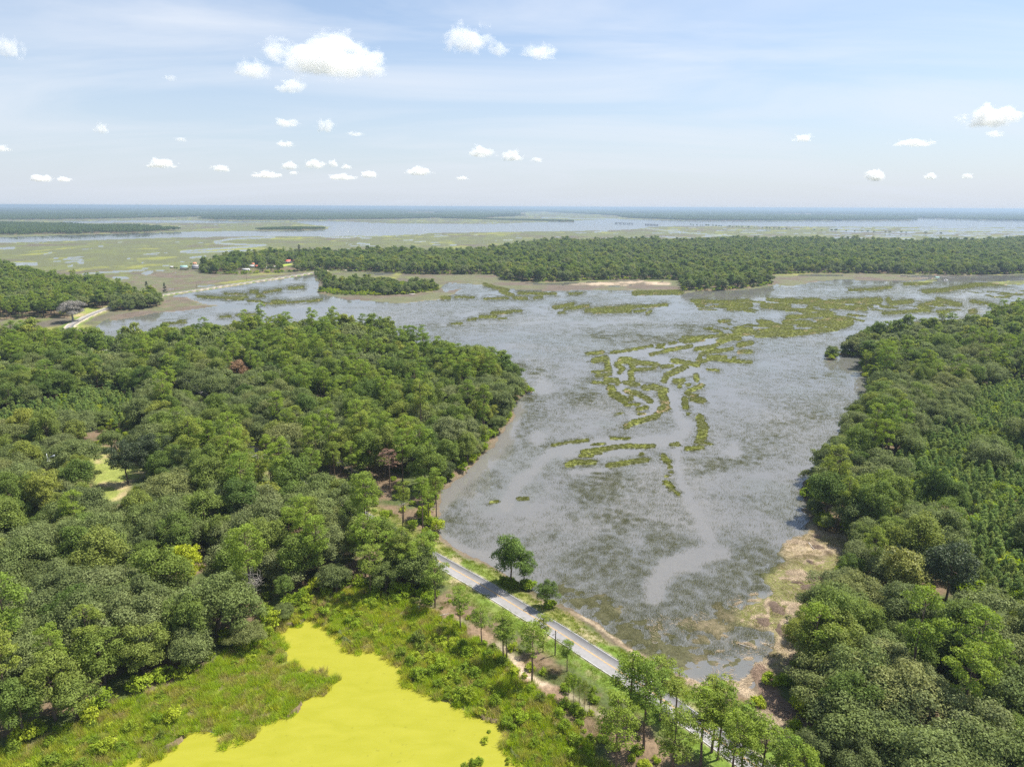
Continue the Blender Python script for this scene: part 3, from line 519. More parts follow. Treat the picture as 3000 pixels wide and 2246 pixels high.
# duckweed
d_mat, nt, bs = new_mat('duckweed')
ge = nt.nodes.new('ShaderNodeNewGeometry')
mp = nt.nodes.new('ShaderNodeMapping'); mp.inputs['Rotation'].default_value = (0, 0, .5); mp.inputs['Scale'].default_value = (.12, .32, 1); nt.links.new(ge.outputs['Position'], mp.inputs[0])
no = nt.nodes.new('ShaderNodeTexNoise'); no.inputs['Scale'].default_value = .8; no.inputs['Detail'].default_value = 8; no.inputs['Distortion'].default_value = 1.2; nt.links.new(mp.outputs[0], no.inputs['Vector'])
cr = nt.nodes.new('ShaderNodeValToRGB'); e = cr.color_ramp.elements
e[0].position = .2; e[0].color = (.248, .245, .014, 1); e[1].position = .8; e[1].color = (.298, .287, .028, 1)
nt.links.new(no.outputs['Fac'], cr.inputs[0])
no2 = nt.nodes.new('ShaderNodeTexNoise'); no2.inputs['Scale'].default_value = .55; no2.inputs['Detail'].default_value = 12; no2.inputs['Roughness'].default_value = .7; nt.links.new(ge.outputs['Position'], no2.inputs['Vector'])
mr = nt.nodes.new('ShaderNodeMapRange'); mr.inputs[1].default_value = .30; mr.inputs[2].default_value = .40; mr.inputs[3].default_value = .72; mr.inputs[4].default_value = 1.0; nt.links.new(no2.outputs['Fac'], mr.inputs[0])
mx = nt.nodes.new('ShaderNodeMix'); mx.data_type = 'RGBA'; mx.blend_type = 'MULTIPLY'; mx.inputs[0].default_value = 1; nt.links.new(cr.outputs[0], mx.inputs[6]); nt.links.new(mr.outputs[0], mx.inputs[7])
nt.links.new(mx.outputs[2], bs.inputs['Base Color']); bs.inputs['Roughness'].default_value = .7; bs.inputs['Specular IOR Level'].default_value = .2

# ------------------------------------------------------------------ ground sheet, finer towards the viewer's side
rows = [-250.0, -60.0, 40.0, 75.0]
pyr = np.concatenate([np.linspace(2250, 700, 540), np.linspace(697.4, 560, 66), np.linspace(558.6, 452, 92)])
b_ = (CY - pyr) / FPX
dy_ = math.cos(PITCH) + b_ * math.sin(PITCH); dz_ = -math.sin(PITCH) + b_ * math.cos(PITCH)
ry = -CAM_H / np.minimum(dz_, -0.0024) * dy_
ry = np.concatenate([rows, ry[ry > 80], [34000.0, 46000.0, 80000.0, 140000.0]])
uu = np.concatenate([np.linspace(-1.9, -0.84, 30), np.linspace(-0.81, 0.81, 690), np.linspace(0.84, 1.9, 30)])
dep = np.maximum(ry * math.cos(PITCH) + CAM_H * math.sin(PITCH), 60.0)
GX = uu[None, :] * dep[:, None]; GY = np.repeat(ry[:, None], len(uu), 1)
T = terrain(GX, GY)
V = np.stack([GX, GY, T['h']], -1).reshape(-1, 3)
nr, nc = GX.shape
ii = np.arange(nr * nc).reshape(nr, nc)
F = np.stack([ii[:-1, :-1], ii[:-1, 1:], ii[1:, 1:], ii[1:, :-1]], -1).reshape(-1, 4)
me = mesh_np('ground', V, F, [g_mat], smooth=True)
ca = me.color_attributes.new('Col', 'FLOAT_COLOR', 'POINT')
ca.data.foreach_set('color', np.concatenate([T['col'].reshape(-1, 3), np.ones((nr * nc, 1))], 1).astype(np.float32).ravel())
tag(obj('ground', me), 'low coastal ground of woods, marsh and mud', 'ground', kind='structure')
del T

wv = []; wf = []
gx = np.concatenate([np.linspace(-170000, -4000, 10), np.linspace(-3000, 3000, 13), np.linspace(4000, 170000, 10)]); gy = np.concatenate([[-300, 100], np.linspace(400, 4000, 10), np.linspace(6000, 141000, 14)])
WX, WY = np.meshgrid(gx, gy)
V = np.stack([WX, WY, np.zeros_like(WX)], -1).reshape(-1, 3); ii = np.arange(WX.size).reshape(WX.shape)
F = np.stack([ii[:-1, :-1], ii[:-1, 1:], ii[1:, 1:], ii[1:, :-1]], -1).reshape(-1, 4)
tag(obj('water', mesh_np('water', V, F, [w_mat])), 'calm tidal water of the flooded bay and river', 'water', kind='structure')

# duckweed pond surface: outline with an uneven, slightly raised rim hidden in the reeds
import bmesh
bm = bmesh.new()
pp = []
Pn = len(POND)
for i in range(Pn):
    a, b2 = POND[i], POND[(i + 1) % Pn]
    n = max(2, int(np.linalg.norm(b2 - a) / 1.2))
    for k in range(n):
        q = a + (b2 - a) * k / n
        pp.append(q)
pp = np.array(pp)
cen = pp.mean(0)
ox = (fbm(pp[:, 0], pp[:, 1], 3.0, 3, 91) - .5) * 3.0; oy = (fbm(pp[:, 0], pp[:, 1], 3.0, 3, 92) - .5) * 3.0
tg = np.roll(pp, -1, 0) - np.roll(pp, 1, 0); tg /= np.linalg.norm(tg, axis=1)[:, None] + 1e-9
area = np.sum(pp[:, 0] * np.roll(pp[:, 1], -1) - np.roll(pp[:, 0], -1) * pp[:, 1]); sg = 1.0 if area > 0 else -1.0
pp = pp + np.stack([tg[:, 1], -tg[:, 0]], 1) * sg * 1.3
vs = [bm.verts.new((p[0] + ox[i] * .6, p[1] + oy[i] * .6, 0.12)) for i, p in enumerate(pp)]
fc = bm.faces.new(vs); bmesh.ops.triangulate(bm, faces=[fc])
if bm.faces[0:1] and sum(f.normal.z for f in bm.faces) < 0: bmesh.ops.reverse_faces(bm, faces=bm.faces[:])
me = bpy.data.meshes.new('duckweed_pond'); bm.to_mesh(me); bm.free(); me.materials.append(d_mat)
tag(obj('duckweed_pond', me), 'bright yellow-green duckweed covering the pond beside the road', 'pond', kind='structure')

# ------------------------------------------------------------------ road with painted lines
def strip(L, off0, off1, z, i0=0, i1=None):
    L = L[i0:i1]; t = np.gradient(L, axis=0); t /= np.linalg.norm(t, axis=1)[:, None]; n = np.stack([-t[:, 1], t[:, 0]], 1)
    a = L + n * off0; b = L + n * off1
    V = np.concatenate([np.c_[a, np.full(len(L), z)], np.c_[b, np.full(len(L), z)]]); k = len(L); i = np.arange(k - 1)
    F = np.stack([i, i + 1, i + 1 + k, i + k], 1)
    return V, F
a_mat, nt, bs = new_mat('asphalt')
ge = nt.nodes.new('ShaderNodeNewGeometry')
no = nt.nodes.new('ShaderNodeTexNoise'); no.inputs['Scale'].default_value = 1.2; no.inputs['Detail'].default_value = 8; nt.links.new(ge.outputs['Position'], no.inputs['Vector'])
no2 = nt.nodes.new('ShaderNodeTexNoise'); no2.inputs['Scale'].default_value = .12; no2.inputs['Detail'].default_value = 4; nt.links.new(ge.outputs['Position'], no2.inputs['Vector'])
ad = nt.nodes.new('ShaderNodeMath'); ad.operation = 'ADD'; nt.links.new(no.outputs['Fac'], ad.inputs[0]); nt.links.new(no2.outputs['Fac'], ad.inputs[1])
cr = nt.nodes.new('ShaderNodeValToRGB'); e = cr.color_ramp.elements
e[0].position = .35; e[0].color = (.195, .187, .183, 1); e[1].position = .65; e[1].color = (.255, .245, .24, 1)
hf = nt.nodes.new('ShaderNodeMath'); hf.operation = 'MULTIPLY'; hf.inputs[1].default_value = .5; nt.links.new(ad.outputs[0], hf.inputs[0]); nt.links.new(hf.outputs[0], cr.inputs[0]); nt.links.new(cr.outputs[0], bs.inputs['Base Color']); bs.inputs['Roughness'].default_value = .9
m_white = plain('road_white', (.60, .60, .58), .8, var=.12, scale=.8); m_yel = plain('road_yellow', (.56, .33, .06), .8, var=.15, scale=.8)
HALF = 3.25
Va, Fa = strip(ROAD, HALF, -HALF, ROAD_Z)
Vb = Va.copy(); Vb[:, 2] -= .3
k = len(ROAD); i = np.arange(k - 1)
allV = np.concatenate([Va, Vb]); side1 = np.stack([i + 1, i, i + 2 * k, i + 1 + 2 * k], 1); side2 = np.stack([i + k, i + 1 + k, i + 1 + 3 * k, i + 3 * k], 1)
road = tag(obj('road', mesh_np('road', allV, np.concatenate([Fa[:, ::-1], side1, side2]), [a_mat])), 'two-lane grey asphalt road on a causeway', 'road', kind='structure')
for nm, o0, o1, m in (('edge_line', HALF - .16, HALF - .27, m_white), ('edge_line', -HALF + .27, -HALF + .16, m_white), ('centre_line', .20, .09, m_yel), ('centre_line', -.09, -.20, m_yel)):
    v_, f_ = strip(ROAD, o0, o1, ROAD_Z + .006)
    obj(nm, mesh_np(nm, v_, f_[:, ::-1], [m]), road)

# ------------------------------------------------------------------ trees: crowns of many small leaf sprays, tapered trunks with limbs
def frames(N, rng):
    a = rng.normal(size=N.shape); t = np.cross(N, a); t /= np.linalg.norm(t, axis=1)[:, None] + 1e-9
    return t, np.cross(N, t)
def leaves(P, N, size, rng, aspect=1.5):
    t, b = frames(N, rng)
    s = size * rng.uniform(.65, 1.3, (len(P), 1)); sa = s * aspect * .5; sb = s * .5
    k = rng.uniform(-.25, .25, (len(P), 1))
    q = np.stack([P - t * sa, P + b * sb + t * sa * k - N * s * .12, P + t * sa, P - b * sb + t * sa * k - N * s * .12], 1)
    return q.reshape(-1, 3)
def clump_leaves(centres, radii, per, size, rng, up=.35, flat=.75, jit=.55, low=-.35):
    Ps = []; Ns = []
    for c, r in zip(centres, radii):
        n = int(per * r * r)
        D = rng.normal(size=(n * 2, 3)); D /= np.linalg.norm(D, axis=1)[:, None]
        D = D[D[:, 2] > low][:n]
        rr = r * (rng.uniform(.45, 1.0, (len(D), 1)) ** .6) * rng.choice([1.0, 1.0, 1.12, 1.3], (len(D), 1))
        P = c + D * rr * np.array([1, 1, flat])
        Nn = D + np.array([0, 0, up]) + rng.normal(size=D.shape) * jit
        Ps.append(P); Ns.append(Nn / np.linalg.norm(Nn, axis=1)[:, None])
    P = np.concatenate(Ps); N = np.concatenate(Ns)
    return leaves(P, N, size, rng)
def tube(path, radii, sides=6):
    path = np.asarray(path, float); V = []; F = []
    n = len(path)
    for i in range(n):
        t = path[min(i + 1, n - 1)] - path[max(i - 1, 0)]; t = t / (np.linalg.norm(t) + 1e-9)
        a = np.array([1, 0, 0]) if abs(t[0]) < .8 else np.array([0, 1, 0])
        u = np.cross(t, a); u /= np.linalg.norm(u); w = np.cross(t, u)
        for k in range(sides):
            th = 2 * math.pi * k / sides
            V.append(path[i] + radii[i] * (math.cos(th) * u + math.sin(th) * w))
    for i in range(n - 1):
        for k in range(sides):
            F.append((i * sides + k, i * sides + (k + 1) % sides, (i + 1) * sides + (k + 1) % sides, (i + 1) * sides + k))
    return np.array(V), np.array(F)
def join(parts):
    V = []; F = []; o = 0
    for v, f in parts:
        V.append(v); F.append(np.asarray(f) + o); o += len(v)
    return np.concatenate(V), np.concatenate(F)
def wobble(a, b, n, amp, rng, sag=0.0):
    a = np.asarray(a, float); b = np.asarray(b, float); t = np.linspace(0, 1, n)[:, None]
    p = a + (b - a) * t; w = rng.normal(size=(n, 3)) * amp; w[0] = 0; p = p + w * np.sin(np.pi * t) ; p[:, 2] += sag * np.sin(np.pi * t[:, 0])
    return p
def tree_parts(kind, seed, dens=1.0, leaf=1.0):
    rng = np.random.RandomState(seed); tr = []
    if kind == 'oak':
        H = rng.uniform(10.5, 15); R = rng.uniform(5.6, 8.8); zc = H * .50; rz = H * .46
        n = 64; el = np.arcsin(rng.uniform(-.22, 1, n)); az = rng.uniform(0, 2 * math.pi, n); k = rng.uniform(.55, 1.04, n)
        lob = 1 + .24 * np.sin(az * rng.randint(2, 4) + rng.uniform(0, 6)) + .10 * np.sin(az * 5 + rng.uniform(0, 6))
        c = np.stack([np.cos(el) * np.cos(az) * R * k * lob, np.cos(el) * np.sin(az) * R * k * lob, zc + np.sin(el) * rz * k], 1)
        r = rng.uniform(1.0, 2.6, n)
        q = clump_leaves(c, r, 80 * dens, .285 * leaf, rng, up=.55, flat=.72)
        tr.append(tube(wobble((0, 0, -.5), (rng.normal() * .4, rng.normal() * .4, H * .45), 5, .15, rng), np.linspace(.62, .40, 5), 8))
        for j in range(9):
            i = rng.randint(n); tr.append(tube(wobble((0, 0, H * rng.uniform(.18, .4)), c[i] * .93, 5, .35, rng, .6), np.linspace(.30, .07, 5), 5))
        w = R
    elif kind == 'broad':
        H = rng.uniform(12.5, 18.5); R = rng.uniform(3.8, 6.0); zc = H * .60; rz = H * .39
        n = 46; el = np.arcsin(rng.uniform(-.55, 1, n)); az = rng.uniform(0, 2 * math.pi, n); k = rng.uniform(.62, 1.0, n)
        lob = 1 + .3 * np.sin(az * rng.randint(2, 4) + rng.uniform(0, 6))
        c = np.stack([np.cos(el) * np.cos(az) * R * k * lob, np.cos(el) * np.sin(az) * R * k * lob, zc + np.sin(el) * rz * k], 1)
        r = rng.uniform(1.1, 2.0, n)
        q = clump_leaves(c, r, 84 * dens, .285 * leaf, rng, up=.55, flat=.85)
        tr.append(tube(wobble((0, 0, -.5), (0, 0, H * .8), 6, .12, rng), np.linspace(.34, .10, 6), 7))
        for j in range(9):
            i = rng.randint(n); z = H * rng.uniform(.3, .6); tr.append(tube(wobble((0, 0, z), c[i], 4, .2, rng, .2), np.linspace(.13, .04, 4), 5))
        w = R
    elif kind == 'pine':
        H = rng.uniform(22, 26); top = np.array([rng.normal() * .5, rng.normal() * .5, H]); n = 38
        t = rng.uniform(.50, 1.0, n) ** .85; az = rng.uniform(0, 2 * math.pi, n)
        prof = np.interp(t, [.45, .6, .78, .92, 1.0], [1.4, 3.2, 4.3, 3.8, 1.6])
        k = rng.uniform(.45, 1.05, n)
        c = np.stack([np.cos(az) * prof * k + top[0] * t, np.sin(az) * prof * k + top[1] * t, H * t * rng.uniform(.97, 1.0, n)], 1)
        r = rng.uniform(.8, 1.55, n)
        q = clump_leaves(c, r, 70 * dens, .29 * leaf, rng, up=.6, flat=.66, jit=.7)
        path = wobble((0, 0, -.5), top * .97, 8, .12, rng); tr.append(tube(path, np.linspace(.34, .06, 8), 7))
        for j in range(22):
            i = j % n; z = min(c[i][2] - .2 - rng.uniform(0, 1.2), H * .96); p0 = np.array([top[0] * z / H, top[1] * z / H, z])
            tr.append(tube(wobble(p0, c[i], 4, .1, rng, -.1), np.linspace(.09, .03, 4), 4))
        for j in range(5):
            z = H * rng.uniform(.3, .5); a = rng.uniform(0, 6.3); tr.append(tube(wobble((0, 0, z), (math.cos(a) * 1.5, math.sin(a) * 1.5, z - .2), 3, .1, rng), [.05, .04, .02], 4))
        w = 4
    elif kind == 'bigpine':
        H = rng.uniform(23, 26); top = np.array([rng.normal() * .5, rng.normal() * .5, H]); n = 56
        t = rng.uniform(.34, 1.0, n) ** .8; az = rng.uniform(0, 2 * math.pi, n)
        prof = np.interp(t, [.34, .55, .74, .9, 1.0], [2.4, 4.6, 5.4, 4.2, 1.6]); k = rng.uniform(.35, 1.05, n)
        c = np.stack([np.cos(az) * prof * k + top[0] * t, np.sin(az) * prof * k + top[1] * t, H * t * rng.uniform(.97, 1.0, n)], 1)
        r = rng.uniform(.8, 1.6, n)
        q = clump_leaves(c, r, 62 * dens, .29 * leaf, rng, up=.6, flat=.62, jit=.7)
        path = wobble((0, 0, -.5), top * .97, 8, .14, rng); tr.append(tube(path, np.linspace(.40, .06, 8), 8))
        for j in range(34):
            z = min(c[j][2] - .3 - rng.uniform(0, 1.4), H * .96); p0 = np.array([top[0] * z / H, top[1] * z / H, z])
            tr.append(tube(wobble(p0, c[j], 4, .15, rng, -.1), np.linspace(.10, .03, 4), 4))
        w = 5
    elif kind == 'young_pine':
        H = rng.uniform(6.5, 8.5); n = 30; t = rng.uniform(.08, 1.0, n); az = rng.uniform(0, 2 * math.pi, n); prof = (1 - t) ** .8 * 2.3 + .12
        c = np.stack([np.cos(az) * prof * .8, np.sin(az) * prof * .8, H * t], 1); r = rng.uniform(.5, .85, n) * (1.15 - .5 * t)
        q = clump_leaves(c, r, 110 * dens, .26 * leaf, rng, up=.8, flat=1.1, jit=.6)
        tr.append(tube([(0, 0, -.3), (0, 0, H * .5), (0, 0, H * .97)], [.11, .07, .02], 5))
        for j in range(8):
            tr.append(tube([(0, 0, c[j][2] - .2), c[j]], [.035, .015], 4))
        w = 1.7
    elif kind == 'shrub':
        H = rng.uniform(2.4, 3.4); R = rng.uniform(1.5, 2.0); n = 22; el = np.arcsin(rng.uniform(-.1, 1, n)); az = rng.uniform(0, 6.283, n); k = rng.uniform(.5, 1.0, n)
        c = np.stack([np.cos(el) * np.cos(az) * R * k, np.cos(el) * np.sin(az) * R * k, H * .32 + np.sin(el) * H * .58 * k], 1); r = rng.uniform(.42, .8, n)
        q = clump_leaves(c, r, 95 * dens, .27 * leaf, rng, up=.4, flat=.9)
        for j in range(6): tr.append(tube(wobble((0, 0, -.2), c[j * 3], 4, .1, rng), [.06, .05, .035, .015], 4))
        w = R
    tv, tf = join(tr)
    return q, tv, tf, w, H
def far_parts(kind, seed):
    return tree_parts(kind, seed, .22 if kind in ('oak', 'broad') else .34, 2.15 if kind in ('oak', 'broad') else 1.75)

bark = plain('bark', (.13, .10, .08), .95, var=.3, scale=2.5, spec=.1); pine_bark = plain('pine_bark', (.15, .105, .08), .95, var=.35, scale=3, spec=.1); grey_bark = plain('grey_bark', (.33, .30, .27), .95, var=.25, scale=2, spec=.1)
K = {
 'oak': leaf_mat('oak_leaf', [(.112, .143, .052), (.190, .230, .083), (.174, .224, .065), (.213, .241, .099), (.140, .185, .058), (.246, .263, .095)], .36, .35, .08, .6),
 'broad': leaf_mat('broad_leaf', [(.095, .151, .038), (.202, .263, .054), (.123, .185, .047), (.241, .280, .065), (.162, .230, .054), (.302, .325, .067)], .42, .35, .08, .6),
 'pine': leaf_mat('pine_needle', [(.213, .297, .047), (.258, .336, .054), (.179, .263, .049), (.274, .319, .062)], .42, .3, .08, .6),
 'young_pine': leaf_mat('young_pine_needle', [(.175, .266, .073), (.217, .307, .084), (.266, .329, .086), (.154, .231, .070)], .42, .3, .08, .6),
 'shrub': leaf_mat('shrub_leaf', [(.30, .40, .035), (.20, .29, .032), (.40, .46, .045), (.25, .35, .035), (.16, .20, .045)], .45, .35, .08, .6)}
BK = {'oak': bark, 'broad': bark, 'pine': pine_bark, 'young_pine': pine_bark, 'shrub': bark}
NVAR = {'oak': 8, 'broad': 8, 'pine': 6, 'young_pine': 4, 'shrub': 5}
def quad_faces(n): return np.arange(n * 4, dtype=np.int32).reshape(n, 4)
NEAR = {}; LIB = {}
BIG = []
for i in range(4):
    q, tv, tf, w, H = tree_parts('bigpine', 900 + i)
    BIG.append((mesh_np('pine_crown', q, np.arange(len(q)).reshape(-1, 4), [K['pine']]), mesh_np('pine_trunk', tv, tf, [pine_bark], smooth=True), w, H))
for k in NVAR:
    NEAR[k] = []
    lib = bpy.data.collections.new(k + '_stand'); LIB[k] = lib
    for i in range(NVAR[k]):
        q, tv, tf, w, H = tree_parts(k, 100 + i * 7 + len(k))
        cm = mesh_np(k + '_crown', q, quad_faces(len(q) // 4), [K[k]]); tm = mesh_np(k + '_trunk', tv, tf, [BK[k]], smooth=True)
        NEAR[k].append((cm, tm, w, H))
    for i in range(4):
        q, tv, tf, w, H = far_parts(k, 500 + i * 7 + len(k))
        fq = quad_faces(len(q) // 4); V, F = join([(q, fq), (tv, tf)])
        lm = mesh_np(k + '_tree', V, F, [K[k], BK[k]], mat_idx=np.r_[np.zeros(len(fq)), np.ones(len(tf))])
        lib.objects.link(bpy.data.objects.new(k + '_tree_%02d' % i, lm))

for k in NVAR:
    for i in range(3):      # closer plants of the masses get the full crowns
        cm, tm, w, H = NEAR[k][i]; a = np.empty(len(cm.vertices) * 3, np.float32); cm.vertices.foreach_get('co', a); a = a.reshape(-1, 3)
        b = np.empty(len(tm.vertices) * 3, np.float32); tm.vertices.foreach_get('co', b); b = b.reshape(-1, 3); tf = np.empty(len(tm.loops), np.int32); tm.loops.foreach_get('vertex_index', tf); tf = tf.reshape(-1, 4)
        fq = quad_faces(len(a) // 4); V, F = join([(a, fq), (b, tf)])
        LIB[k].objects.link(bpy.data.objects.new(k + '_tree_%02d' % (10 + i), mesh_np(k + '_tree', V, F, [K[k], BK[k]], mat_idx=np.r_[np.zeros(len(fq)), np.ones(len(tf))])))

def scatter(name, lib, pts, rot, scl, idx, label, cat=None):
    """one uncountable mass: plants of a small set set out on points by geometry nodes"""
    pts = np.asarray(pts, np.float32)
    me = bpy.data.meshes.new(name); me.vertices.add(len(pts)); me.vertices.foreach_set('co', pts.ravel())
    a = me.attributes.new('rot', 'FLOAT', 'POINT'); a.data.foreach_set('value', np.asarray(rot, np.float32))
    a = me.attributes.new('scl', 'FLOAT_VECTOR', 'POINT'); a.data.foreach_set('vector', np.asarray(scl, np.float32).ravel())
    a = me.attributes.new('pick', 'INT', 'POINT'); a.data.foreach_set('value', np.asarray(idx, np.int32))
    o = obj(name, me); tag(o, label, cat, kind='stuff')
    ng = bpy.data.node_groups.new(name, 'GeometryNodeTree')
    ng.interface.new_socket('Geometry', in_out='INPUT', socket_type='NodeSocketGeometry'); ng.interface.new_socket('Geometry', in_out='OUTPUT', socket_type='NodeSocketGeometry')
    N = ng.nodes; L = ng.links
    gi = N.new('NodeGroupInput'); go = N.new('NodeGroupOutput'); ip = N.new('GeometryNodeInstanceOnPoints'); ci = N.new('GeometryNodeCollectionInfo')
    ci.inputs['Collection'].default_value = lib; ci.inputs['Separate Children'].default_value = True; ci.inputs['Reset Children'].default_value = True
    def na(nm, ty):
        n = N.new('GeometryNodeInputNamedAttribute'); n.data_type = ty; n.inputs[0].default_value = nm
        return [s for s in n.outputs if s.enabled and s.name == 'Attribute'][0]
    cx = N.new('ShaderNodeCombineXYZ'); L.new(na('rot', 'FLOAT'), cx.inputs[2])
    L.new(gi.outputs[0], ip.inputs['Points']); L.new(ci.outputs[0], ip.inputs['Instance']); ip.inputs['Pick Instance'].default_value = True
    L.new(na('pick', 'INT'), ip.inputs['Instance Index']); L.new(cx.outputs[0], ip.inputs['Rotation']); L.new(na('scl', 'FLOAT_VECTOR'), ip.inputs['Scale'])
    L.new(ip.outputs[0], go.inputs[0])
    md = o.modifiers.new('stand', 'NODES'); md.node_group = ng
    return o

# ------------------------------------------------------------------ where the trees stand
RNG = np.random.RandomState(20)
def grid_in(P, sp, jit=.42, lo=-260, hi=2470, pymin=440):
    x0, x1, y0, y1 = P[:, 0].min(), P[:, 0].max(), P[:, 1].min(), P[:, 1].max()
    x0 = max(x0, -3200); x1 = min(x1, 3200)
    X, Y = np.meshgrid(np.arange(x0, x1, sp), np.arange(y0, y1, sp)); X = X.ravel() + RNG.uniform(-jit, jit, X.size) * sp; Y = Y.ravel() + RNG.uniform(-jit, jit, Y.size) * sp
    px, py, d = proj(X, Y, 8.0)
    s = (px > lo) & (px < hi) & (py < 2050)
    X, Y = X[s], Y[s]
    s = sdf_poly(P, X, Y, 5) > -0.6
    return X[s], Y[s]
TREES = {k: [] for k in NVAR}     # rows: x, y, z, scale, region
HOUSE_SPOTS = []                  # kept clear: filled by the settlement list below
SETTLE = [(621, 567, 15), (636, 564, 8), (577, 563, 8), (557, 578, 9), (544, 577, 8), (546, 572, 6), (532, 584, 13), (476, 578, 6), (578, 580, 5), (593, 579, 8), (551, 566, 5), (616, 575, 11), (617, 570, 12), (607, 588, 5), (512, 591, 13)]
SETTLE_XY = np.array([G(a, b, 1.0) for a, b, r in SETTLE]); SETTLE_R = np.array([r for a, b, r in SETTLE])
def place(P, sp, region, mixer, smin=.75, smax=1.2):
    X, Y = grid_in(P, sp)
    if not len(X): return
    dr = dist_line(ROAD, X, Y, 30); cl = np.maximum(sdf_poly(CLEARING, X, Y, 8), sdf_poly(LAWN_ROAD, X, Y, 8)); dpth = dist_line(PATH, X, Y, 20)
    ok = (dr > np.where((Y > 235) & (Y < 700), 4.4, 6.0)) & (cl < 0.5) & (dpth > 4)
    if region == 'far side of the bay':
        for (hx, hy), r in zip(SETTLE_XY, SETTLE_R):
            # keep the house and the view line in front of it open
            ok &= ~((np.abs(X - hx * Y / hy) < r * .75) & (Y < hy + r * .7) & (Y > hy - 230))
    X, Y = X[ok], Y[ok]
    z = 1.0
    a = fbm(X, Y, 34, 3, 201); b = fbm(X, Y, 16, 2, 202); e = np.maximum(sdf_poly(YOUNG_L, X, Y, 8), sdf_poly(YOUNG_R, X, Y, 8)); u = RNG.rand(len(X))
    edge = sdf_poly(P, X, Y, 9); tall = fbm(X, Y, 55, 3, 203)
    for i in range(len(X)):
        k = mixer(a[i], b[i], u[i], e[i], edge[i])
        if k is None: continue
        s = RNG.uniform(smin, smax)
        if edge[i] < 6.5 and k == 'oak': s *= min(1.0, .42 + .09 * max(edge[i], 0))
        elif edge[i] < 3.5: s *= .72
        if region == 'far side of the bay' and k == 'pine': s *= .74
        if k == 'pine': s *= .86
        if region == 'far side of the bay': s *= .72 + .6 * tall[i]
        Hk = {'oak': 13, 'broad': 16, 'pine': 24}[k]; wk = {'oak': 7.5, 'broad': 5, 'pine': 4}[k]
        if Y[i] < 700 and e[i] <= 0 and in_stand(X[i], Y[i], Hk * s) and RNG.rand() < .85: k = 'shrub'; s = RNG.uniform(.8, 1.4)
        elif Y[i] < 700 and blocks_view(X[i], Y[i], Hk * s, wk * s):
            if blocks_view(X[i], Y[i], 3.2, 2): continue
            k = 'shrub'; s = RNG.uniform(.7, 1.2)
        TREES[k].append((X[i], Y[i], z, s, region))
def mix_left(a, b, u, e, edge):
    if e > 0: return None
    if a > .58: return 'oak' if u < .75 else 'broad'
    if a < .42: return 'pine' if u < .38 else 'broad'
    return 'broad' if u < .45 else ('oak' if u < .8 else 'pine')
def mix_right(a, b, u, e, edge):
    if e > 0: return None if u > .05 else 'oak'
    if a > .47: return 'oak' if u < .78 else 'broad'
    return 'broad' if u < .5 else ('oak' if u < .75 else 'pine')
def mix_mid(a, b, u, e, edge):
    if b < .35 and u < .3: return 'oak'
    return 'pine' if u < .24 else ('broad' if u < .72 else 'oak')
place(F_LEFT, 8.8, 'wood left of the road', mix_left, .78, 1.42)
place(F_RIGHT, 8.8, 'wood on the right bank', mix_right, .78, 1.42)
place(F_UPL, 8.5, 'wood beyond the side marsh', mix_left, .75, 1.15)
place(F_ISLE, 6.5, 'small island', lambda a, b, u, e, g: ('oak' if u < .6 else 'broad') if a + .25 * b > .56 else None, .35, .95)
place(F_SPIT, 6.5, 'small island', lambda a, b, u, e, g: 'broad' if u < .6 else 'oak', .35, .6)
place(F_MID, 10.5, 'far side of the bay', mix_mid, .55, 1.35)
for P, reg in ((YOUNG_L, 'wood left of the road'), (YOUNG_R, 'wood on the right bank')):
    X, Y = grid_in(P, 3.0)
    z = .9
    for x, y in zip(X, Y):
        u = RNG.rand()
        if u < .86: TREES['young_pine'].append((x, y, z, RNG.uniform(.6, 1.25), reg))
        elif u < .96: TREES['shrub'].append((x, y, z, RNG.uniform(1.0, 2.3), reg))
# understorey along the edges and shrubs of the pond margin
for P, reg, sp in ((REED_R, 'pond margin', 3.3), (REED_L, 'pond margin', 3.6)):
    X, Y = grid_in(P, sp)
    po = sdf_poly(POND, X, Y, 8); n = fbm(X, Y, 14, 3, 301); dp = dist_line(PATH, X, Y, 20)
    mid = sdf_poly(REED_MID, X, Y, 8)
    for i in range(len(X)):
        if po[i] > -1.2 or dp[i] < 3 or mid[i] > -2: continue
        if n[i] > .38: TREES['shrub'].append((X[i], Y[i], .3, RNG.uniform(.45, 1.05) * (1.15 if n[i] > .58 else .85), reg))
X, Y = grid_in(F_LEFT, 5.0); s = sdf_poly(F_LEFT, X, Y, 8); ok = (s < 6) & (dist_line(ROAD, X, Y, 30) > 6)
for x, y in zip(X[ok], Y[ok]): TREES['shrub'].append((x, y, .7, RNG.uniform(.9, 1.7), 'wood left of the road'))
X, Y = grid_in(F_RIGHT, 5.0); s = sdf_poly(F_RIGHT, X, Y, 8); ok = (s < 6)
for x, y in zip(X[ok], Y[ok]): TREES['shrub'].append((x, y, .7, RNG.uniform(.9, 1.8), 'wood on the right bank'))
X, Y = grid_in(F_ISLE, 4.5)
for x, y in zip(X, Y): TREES['shrub'].append((x, y, .4, RNG.uniform(.7, 1.6), 'small island'))
X, Y = grid_in(F_MID, 7.0); s = sdf_poly(F_MID, X, Y, 12); ok = (s < 7) & (Y < 1500)
for x, y in zip(X[ok], Y[ok]): TREES['shrub'].append((x, y, .6, RNG.uniform(.9, 2.0), 'far side of the bay'))
X, Y = grid_in(ROADSIDE, 2.7); dp_ = dist_line(PATH, X, Y, 20); dr_ = dist_line(ROAD, X, Y, 20)
for x, y, a_, b2_ in zip(X, Y, dp_, dr_):
    if b2_ > 8.0 and RNG.rand() < (.62 if a_ > 2.2 else .16): TREES['shrub'].append((x, y, .7, RNG.uniform(.3, .95), 'pond margin'))
